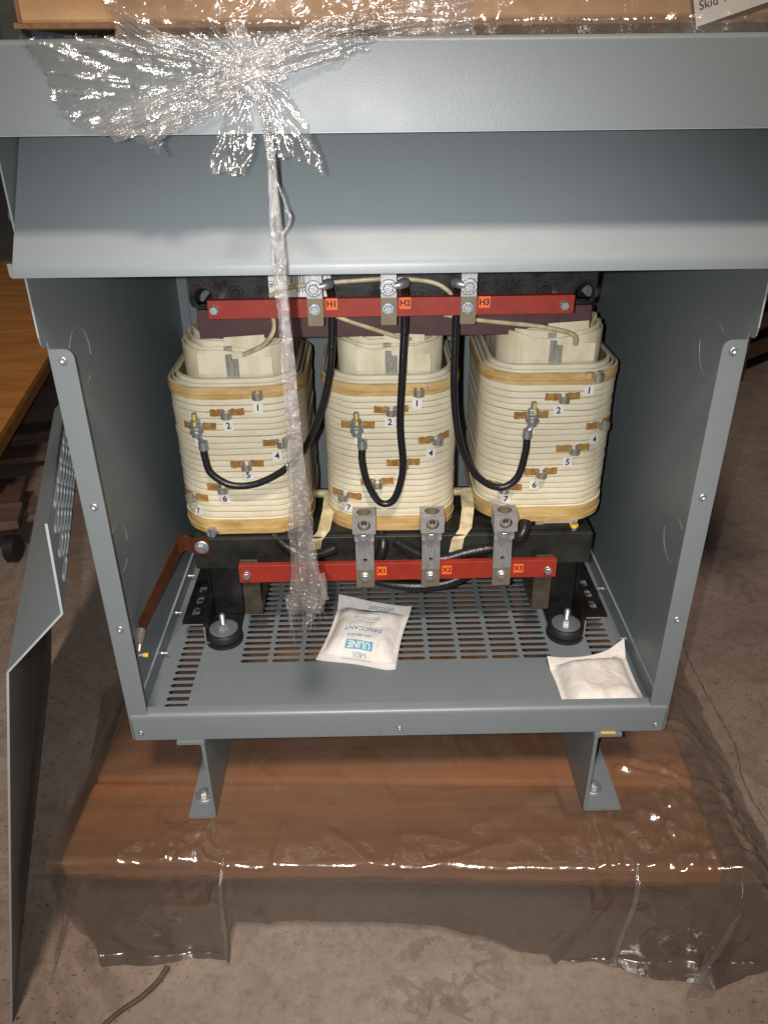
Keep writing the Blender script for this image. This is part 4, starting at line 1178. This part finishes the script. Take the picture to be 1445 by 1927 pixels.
# film round the box front
bm = BM(); G = []
nx_, nz_ = 220, 26
for j in range(nz_ + 1):
    row = []
    for i in range(nx_ + 1):
        x = -.205 + .80 * i / nx_; z = ROOFZ + .0006 + .085 * j / nz_
        st = .05 * j / nz_
        p = Vector((x * 42 + z * 30, z * 60 - x * 16, 1.))
        wr = abs(noise.noise(p)) * .007 + abs(noise.noise(p * 2.3 + Vector((3, 3, 0)))) * .0035
        dense = (1.3 if x < .02 else .8) * max(.12, min(1.2, .62 + 1.7 * noise.noise(Vector((x * 13 + 1.7, z * 9, 4)))))
        row.append(bm.verts.new((x - st * (1 if i < 30 else 0) * .6 * (1 - i / 30 if i < 30 else 0), -.0500 - wr * dense - .020 * max(0, 1 - (z - ROOFZ) / .012) ** 2 - (.003 if j else 0), z)))
    G.append(row)
for j in range(nz_):
    for i in range(nx_): bm.faces.new((G[j][i], G[j][i + 1], G[j + 1][i + 1], G[j + 1][i]))
obj('stretch_film', bm, 'boxwrap', BX, 180)

# ------------------------------------------------------------------ torn stretch wrap hanging over the fascia
SW = thing('torn_stretch_wrap', (-.1, -.09, .70), 'torn clear stretch wrap bunched over the grey roof edge, one long strand hanging down', 'plastic wrap')
KN = Vector((-.108, 0, .7245))
def inpoly(x, z, poly):
    c = False
    for (a, b), (d, e) in zip(poly, poly[1:] + poly[:1]):
        if (b > z) != (e > z) and x < (d - a) * (z - b) / (e - b) + a: c = not c
    return c
def wrinkled(poly, y, step, amp, kang, krad, sd, hang=0.):
    """crumpled film in the plane of the fascia; creases run towards the knot"""
    xs = [p[0] for p in poly]; zs = [p[1] for p in poly]
    nx, nz = int((max(xs) - min(xs)) / step) + 1, int((max(zs) - min(zs)) / step) + 1
    bm = BM(); vt = {}
    def v(i, j):
        if (i, j) not in vt:
            x, z = min(xs) + i * step, min(zs) + j * step
            d = Vector((x - KN.x, 0, z - KN.z)); r = d.length; an = math.atan2(d.z, d.x)
            w = abs(noise.noise(Vector((an * kang, r * krad, sd)))) * amp + abs(noise.noise(Vector((an * kang * 2.7, r * krad * 2.2, sd + 5)))) * amp * .55 + abs(noise.noise(Vector((an * kang * 6, r * 70, sd + 2)))) * amp * .20
            w = w + .0016 * noise.noise(Vector((x * 45, z * 45, sd + 3)))
            vt[(i, j)] = bm.verts.new((x + noise.noise(Vector((x * 200, z * 90, 2))) * .0012, y - w - .0012 - hang * max(0, .686 - z), z))
        return vt[(i, j)]
    for i in range(nx):
        for j in range(nz):
            x, z = min(xs) + (i + .5) * step, min(zs) + (j + .5) * step
            jx = noise.noise(Vector((x * 260, z * 260, sd + 9))) * .0022
            if inpoly(x + jx, z + jx, poly): bm.faces.new((v(i, j), v(i + 1, j), v(i + 1, j + 1), v(i, j + 1)))
    return bm
yw = RY0 - .0006
film_main = [(-.266, .7465), (-.258, .734), (-.253, .722), (-.250, .706), (-.238, .690), (-.224, .6845), (-.205, .684), (-.188, .6775), (-.180, .6725), (-.1745, .6705), (-.176, .676), (-.1755, .687), (-.166, .694), (-.150, .703), (-.135, .709), (-.118, .714), (-.098, .718), (-.075, .736), (-.058, .748)]
obj('film_sheet', wrinkled(film_main, yw, .0013, .0095, 8., 20., 1.), 'wrap', SW, 180)
film_mid = [(-.126, .716), (-.130, .700), (-.137, .680), (-.1445, .664), (-.1415, .6585), (-.134, .6592), (-.127, .6575), (-.1195, .6570), (-.113, .668), (-.1095, .676), (-.1095, .700), (-.108, .716)]
obj('torn_flap', wrinkled(film_mid, yw - .0015, .0013, .0080, 5., 48., 3., .15), 'wrap', SW, 180)
film_r = [(-.104, .726), (-.094, .722), (-.082, .710), (-.071, .694), (-.064, .676), (-.0585, .659), (-.0605, .656), (-.064, .661), (-.075, .666), (-.084, .669), (-.091, .6675), (-.095, .6715), (-.0985, .668), (-.101, .69), (-.105, .71)]
obj('torn_flap', wrinkled(film_r, yw - .002, .0013, .0080, 4.5, 42., 6., .12), 'wrap', SW, 180)
# bunched bands: creased ribbons of film from the box corner to the knot and on to the lower left
def band(name, pts, wd, th, sd, parent, mats='wrapd', nk=34, ridge=4.5, ragged=.25, k=16):
    P = spline([Vector(p) for p in pts], k); bm = BM(); L = len(P) - 1; rows = []
    for i, p in enumerate(P):
        t = i / L; d = (P[min(i + 1, L)] - P[max(i - 1, 0)]).normalized()
        side = d.cross(Vector((0, -1, 0))).normalized(); w = wd(t) if callable(wd) else wd; row = []
        for j in range(nk + 1):
            u = 2 * j / nk - 1
            e = 1 + ragged * noise.noise(Vector((sd + (9 if u > 0 else 0), t * 9, 2))) + ragged * .6 * noise.noise(Vector((sd + (9 if u > 0 else 0), t * 40, 5)))
            r1 = abs(noise.noise(Vector((u * ridge + sd * 3, t * 2.2, sd)))); r2 = abs(noise.noise(Vector((u * ridge * 2.6, t * 7, sd + 4)))); r3 = abs(noise.noise(Vector((u * 14, t * 26, sd + 7))))
            h = th * 1.15 * ((1 - u * u) * .5 + 1.1 * r1 + .6 * r2 + .35 * r3)
            row.append(bm.verts.new(p + side * (u * w * e) + Vector((0, -h, 0))))
        rows.append(row)
    for A, B in zip(rows, rows[1:]):
        for j in range(nk): bm.faces.new((A[j], A[j + 1], B[j + 1], B[j]))
    return obj(name, bm, mats, parent, 180)
band('bunched_band', [(.050, -.0600, .7580), (-.010, -.0760, .7505), (-.050, -.0870, .7440), (-.085, -.0880, .7340), (-.112, -.0880, .7240)], lambda t: .0150 - .004 * t, .0055, 1., SW)
band('bunched_band', [(-.085, -.0880, .7320), (-.115, -.0880, .7230), (-.150, -.0875, .7110), (-.185, -.0872, .6990), (-.215, -.0868, .6880)], lambda t: .0130 - .0040 * t, .0045, 4., SW)
band('bunched_band', [(-.200, -.0700, .7560), (-.180, -.0875, .7440), (-.150, -.0880, .7360), (-.120, -.0885, .7290), (-.100, -.0885, .7220)], lambda t: .0100 - .003 * t, .0040, 13., SW)
band('bunched_band', [(-.118, -.0800, .7560), (-.114, -.0890, .7400), (-.110, -.0895, .7260), (-.102, -.0890, .7080)], lambda t: .0065, .0040, 8., SW)
band('bunched_band', [(-.112, -.0880, .7200), (-.135, -.0878, .7060), (-.160, -.0874, .6950), (-.190, -.0868, .6840)], lambda t: .0085 - .002 * t, .0035, 11., SW)
# the long strand: twisted at the top, opening into a ragged fan at the bottom
Pz = [(-.1035, -.0880, .7180), (-.1015, -.0880, .6950), (-.0985, -.0880, .6705), (-.0985, -.088, .640), (-.0980, -.088, .5975), (-.0975, -.088, .5600), (-.0968, -.088, .5244), (-.0962, -.088, .4700), (-.0958, -.088, .4271), (-.0955, -.088, .3800), (-.0953, -.088, .3445), (-.0955, -.088, .3050), (-.0955, -.087, .2720), (-.0965, -.087, .2540)]
def sw_(t):
    pts = [(0, .0042), (.10, .0030), (.2, .0030), (.32, .0056), (.42, .0050), (.55, .0066), (.65, .0085), (.78, .0120), (.9, .0155), (1, .0180)]
    for (a, p), (b, q) in zip(pts, pts[1:]):
        if t <= b: return p + (q - p) * (t - a) / (b - a)
    return pts[-1][1]
strand = band('hanging_strand', Pz, sw_, .0034, 21., SW, 'strand', 30, 5., .20, 24)
band('strand_fold', [(p[0] + .0012, p[1] + .0032, p[2]) for p in Pz], lambda t: sw_(t) * .72, .0030, 33., strand, 'strand', 18, 4., .25, 14)
# rolled folds of the plastic sheet over the skid
for pts, w in (([(-.2235, -.065, -.1360), (-.2245, -.0965, -.160), (-.2260, -.1010, -.220), (-.2285, -.1050, -.294)], .0024),
               ([(.291, -.085, -.1360), (.2870, -.1120, -.165), (.2790, -.1160, -.230), (.2700, -.1200, -.294)], .0030),
               ([(.438, -.040, -.158), (.428, -.100, -.180), (.404, -.1260, -.235), (.372, -.1430, -.294)], .0040)):
    band('rolled_fold', pts, w, .0042, w * 900, PS, 'wrap', 10, 1.6, .3, 16)
# side fins and frayed fingers
bm = BM()
def fin(pts, w0, w1, sd):
    Q = spline([Vector(p) for p in pts], 8); l = len(Q) - 1; pr = None
    rg = []
    for i, p in enumerate(Q):
        t = i / l; w = w0 + (w1 - w0) * t; a = sd + t * 1.2
        j = noise.noise(p * 120 + Vector((sd, 0, 0))) * .0016
        rg.append([bm.verts.new(p + Vector((math.cos(a * .4) * w * k + j, -.0014 * math.cos(k * 2.) - .001, math.sin(a) * w * .15 * k))) for k in (-1, -.4, .3, 1)])
    for A, B in zip(rg, rg[1:]):
        for k in range(3): bm.faces.new((A[k], A[k + 1], B[k + 1], B[k]))
rf = random.Random(5)
for k in range(13):
    x = -.1140 + k * .0029; ln = rf.uniform(.010, .042) if k < 9 else rf.uniform(.004, .016)
    fin([(x, -.0875, .275), (x + .0005, -.0878, .256), (x + rf.uniform(-.002, .002), -.0885, .252 - ln * .5), (x + rf.uniform(-.004, .003) - .002, -.0885, .252 - ln)], .0022, .0004, k)
obj('frayed_end', bm, 'strand', strand, 180)
bm = BM()
fin([(-.0985, -.0895, .665), (-.094, -.0895, .648), (-.0885, -.089, .630), (-.0885, -.089, .622), (-.0945, -.089, .612)], .0012, .0030, 2.)
fin([(-.0905, -.0890, .632), (-.0870, -.089, .626), (-.0930, -.089, .612)], .0030, .0010, 5.)
fin([(-.0780, -.0875, .300), (-.0765, -.087, .280), (-.0790, -.087, .262)], .0030, .0040, 1.)
fin([(-.0860, -.0875, .312), (-.0790, -.087, .285), (-.0765, -.087, .268)], .0028, .0035, 7.)
fin([(-.1005, -.0895, .605), (-.1030, -.089, .598), (-.1045, -.089, .585)], .0008, .0004, 3.)
obj('torn_shred', bm, 'wrapd', strand, 180)

# ------------------------------------------------------------------ loose cord on the floor
bm = BM(); tube(bm, spline([(-.306, -.110, ZF + .004), (-.315, -.130, ZF + .004), (-.332, -.149, ZF + .004), (-.355, -.167, ZF + .004), (-.385, -.200, ZF + .004)], 8), .0032, 8, rfun=lambda t, j: .0042 * (1 - .3 * t))
c = obj('cord', bm, 'sleeve_dirty' if False else 'woodd', None, 60); tag(c, 'thin brownish cord on the floor at the bottom left, below the plastic sheet', 'cord')

# ------------------------------------------------------------------ background left: plywood deck, scraps, dolly
def rotbox(bm, cx, cy, rz, x0, x1, y0, y1, z0, z1, bev=.002, mi=0):
    box(bm, x0, x1, y0, y1, z0, z1, bev, mi, mtx=Matrix.Translation((cx, cy, 0)) @ Matrix.Rotation(rz, 4, 'Z'))
DK = thing('crate', (-1.4, 1.7, ZF), 'orange-brown plywood crate behind the left side of the cabinet', 'crate')
bm = BM(); rotbox(bm, -.915, .98, math.radians(9), -1.3, 0, 0, .98, -.050, -.030); obj('lid_panel', bm, 'woodo', DK)
bm = BM(); rotbox(bm, -.915, .98, math.radians(9), -1.3, 0.0, .985, 2.2, -.050, -.0305); obj('lid_panel', bm, 'woodo', DK)
bm = BM(); rotbox(bm, -.915, .98, math.radians(9), -1.28, -.03, .02, 2.15, -.115, -.052); obj('lid_frame', bm, 'woodo', DK)
bm = BM()
for (a, b, c_, d) in ((-.2, -.10, .1, .2), (-1.2, -1.1, .1, .2), (-.2, -.1, 1.8, 1.9), (-1.2, -1.1, 1.8, 1.9)): rotbox(bm, -.915, .98, math.radians(9), a, b, c_, d, ZF, -.116)
obj('leg', bm, 'wooddk', DK)
bm = BM(); rotbox(bm, -1.17, 1.66, math.radians(20), -.24, .18, -.05, .05, ZF + .002, ZF + .022)
tag(obj('wood_scrap', bm, 'woodd'), 'flat grey-brown board on the floor, farthest of the scraps behind the leaning cover', 'board', 'scraps of board on the floor')
bm = BM(); rotbox(bm, -1.08, 1.44, math.radians(14), -.35, .20, -.05, .05, ZF + .026, ZF + .044)
tag(obj('wood_scrap', bm, 'woodd'), 'short pale board lying across the other scraps behind the leaning cover', 'board', 'scraps of board on the floor')
bm = BM(); rotbox(bm, -1.12, 1.22, math.radians(-38), -.28, .20, -.06, .09, ZF + .002, ZF + .020)
tag(obj('wood_scrap', bm, 'woodd'), 'wide slanting board on the floor, nearest of the scraps left of the leaning cover', 'board', 'scraps of board on the floor')
DL = thing('dolly', (-.95, .95, ZF), 'low wooden dolly on black wheels at the left edge behind the leaning cover', 'dolly')
bm = BM(); rotbox(bm, -.865, .90, math.radians(14), -.40, 0, 0, .10, -.212, -.190); obj('deck', bm, 'woodd', DL)
bm = BM(); rotbox(bm, -.865, .90, math.radians(14), -.36, -.02, .02, .30, -.235, -.213); obj('frame', bm, 'wooddk', DL)
for x, y in ((-.895, .905), (-1.15, .86)):
    bm = BM(); cyl(bm, (x - .012, y, ZF + .032), (x + .012, y, ZF + .032), .032, n=18); obj('wheel', bm, 'rubber', DL, 40)
# steel post behind at the top left
bm = BM(); box(bm, -.668, -.630, .90, .95, ZF, 1.6, .004)
tag(obj('steel_post', bm, 'post'), 'dull green-grey steel post behind the cabinet at its top left corner', 'post')
# pallets behind at the right
for k in range(4):
    PL = thing('pallet', (1.62, 2.55, ZF + k * .10), ['dark wooden pallet at the bottom of the stack behind the right side', 'dark wooden pallet second from the floor in the stack behind the right side',
               'dark wooden pallet third from the floor in the stack behind the right side', 'dark wooden pallet on top of the stack behind the right side'][k], 'pallet', 'pallets stacked behind the cabinet')
    rz = math.radians(38 + 3 * k); zb = ZF + k * .10
    for q in range(6):
        bm = BM(); rotbox(bm, 1.32, 2.05, rz, 0, .9, q * .15, q * .15 + .09, zb + .081, zb + .0985); obj('deck_board', bm, 'wooddk', PL)
    for q in range(3):
        bm = BM(); rotbox(bm, 1.32, 2.05, rz, q * .43, q * .43 + .04, 0, .85, zb + .001, zb + .080); obj('stringer', bm, 'wooddk', PL)

# ------------------------------------------------------------------ light
w = bpy.data.worlds.new('World'); scn.world = w; w.use_nodes = True
bg = w.node_tree.nodes['Background']; bg.inputs[0].default_value = (.72, .86, 1., 1); bg.inputs[1].default_value = .038
def area(name, loc, target, size, power, col, shape='DISK'):
    l = bpy.data.lights.new(name, 'AREA'); l.shape = shape; l.size = size; l.energy = power; l.color = col
    o = bpy.data.objects.new(name, l); COL.objects.link(o); o.location = loc
    o.rotation_euler = (Vector(target) - Vector(loc)).to_track_quat('-Z', 'Y').to_euler(); return o
# phone torch beside the lens, ceiling lamp behind the photographer
CAM = Vector((-.0251, -.7334, .7238))
p_, y_, r_ = .5066, .0117, -.0105
fwd = Vector((math.sin(y_) * math.cos(p_), math.cos(y_) * math.cos(p_), -math.sin(p_)))
rt = Vector((math.cos(y_), -math.sin(y_), 0)); up = rt.cross(fwd)
rr_ = rt * math.cos(r_) + up * math.sin(r_); uu_ = -rt * math.sin(r_) + up * math.cos(r_)
fl_ = bpy.data.lights.new('phone_flash', 'SPOT'); fl_.energy = 40; fl_.color = (1., .985, .965); fl_.shadow_soft_size = .004
fl_.spot_size = math.radians(86); fl_.spot_blend = 1.
fo = bpy.data.objects.new('phone_flash', fl_); COL.objects.link(fo); fo.location = CAM - rr_ * .026 + uu_ * .004
fo.rotation_euler = (fwd - uu_ * .03).to_track_quat('-Z', 'Y').to_euler()
area('ceiling_lamp', (.10, -2.05, 3.15), (0, 0, .4), .38, 98, (1., .86, .73))

cam = bpy.data.cameras.new('camera'); co = bpy.data.objects.new('camera', cam); COL.objects.link(co)
m = Matrix((rr_, uu_, -fwd)).transposed().to_4x4(); m.translation = CAM
co.matrix_world = m
cam.sensor_width = 36; cam.lens = 36 * 1495.25 / 1927; cam.clip_start = .01; cam.clip_end = 60
scn.camera = co
scn.view_settings.view_transform = 'Standard'; scn.view_settings.look = 'None'; scn.view_settings.exposure = 0; scn.view_settings.gamma = 1
scn.view_settings.use_curve_mapping = False
scn.cycles.transparent_max_bounces = 24
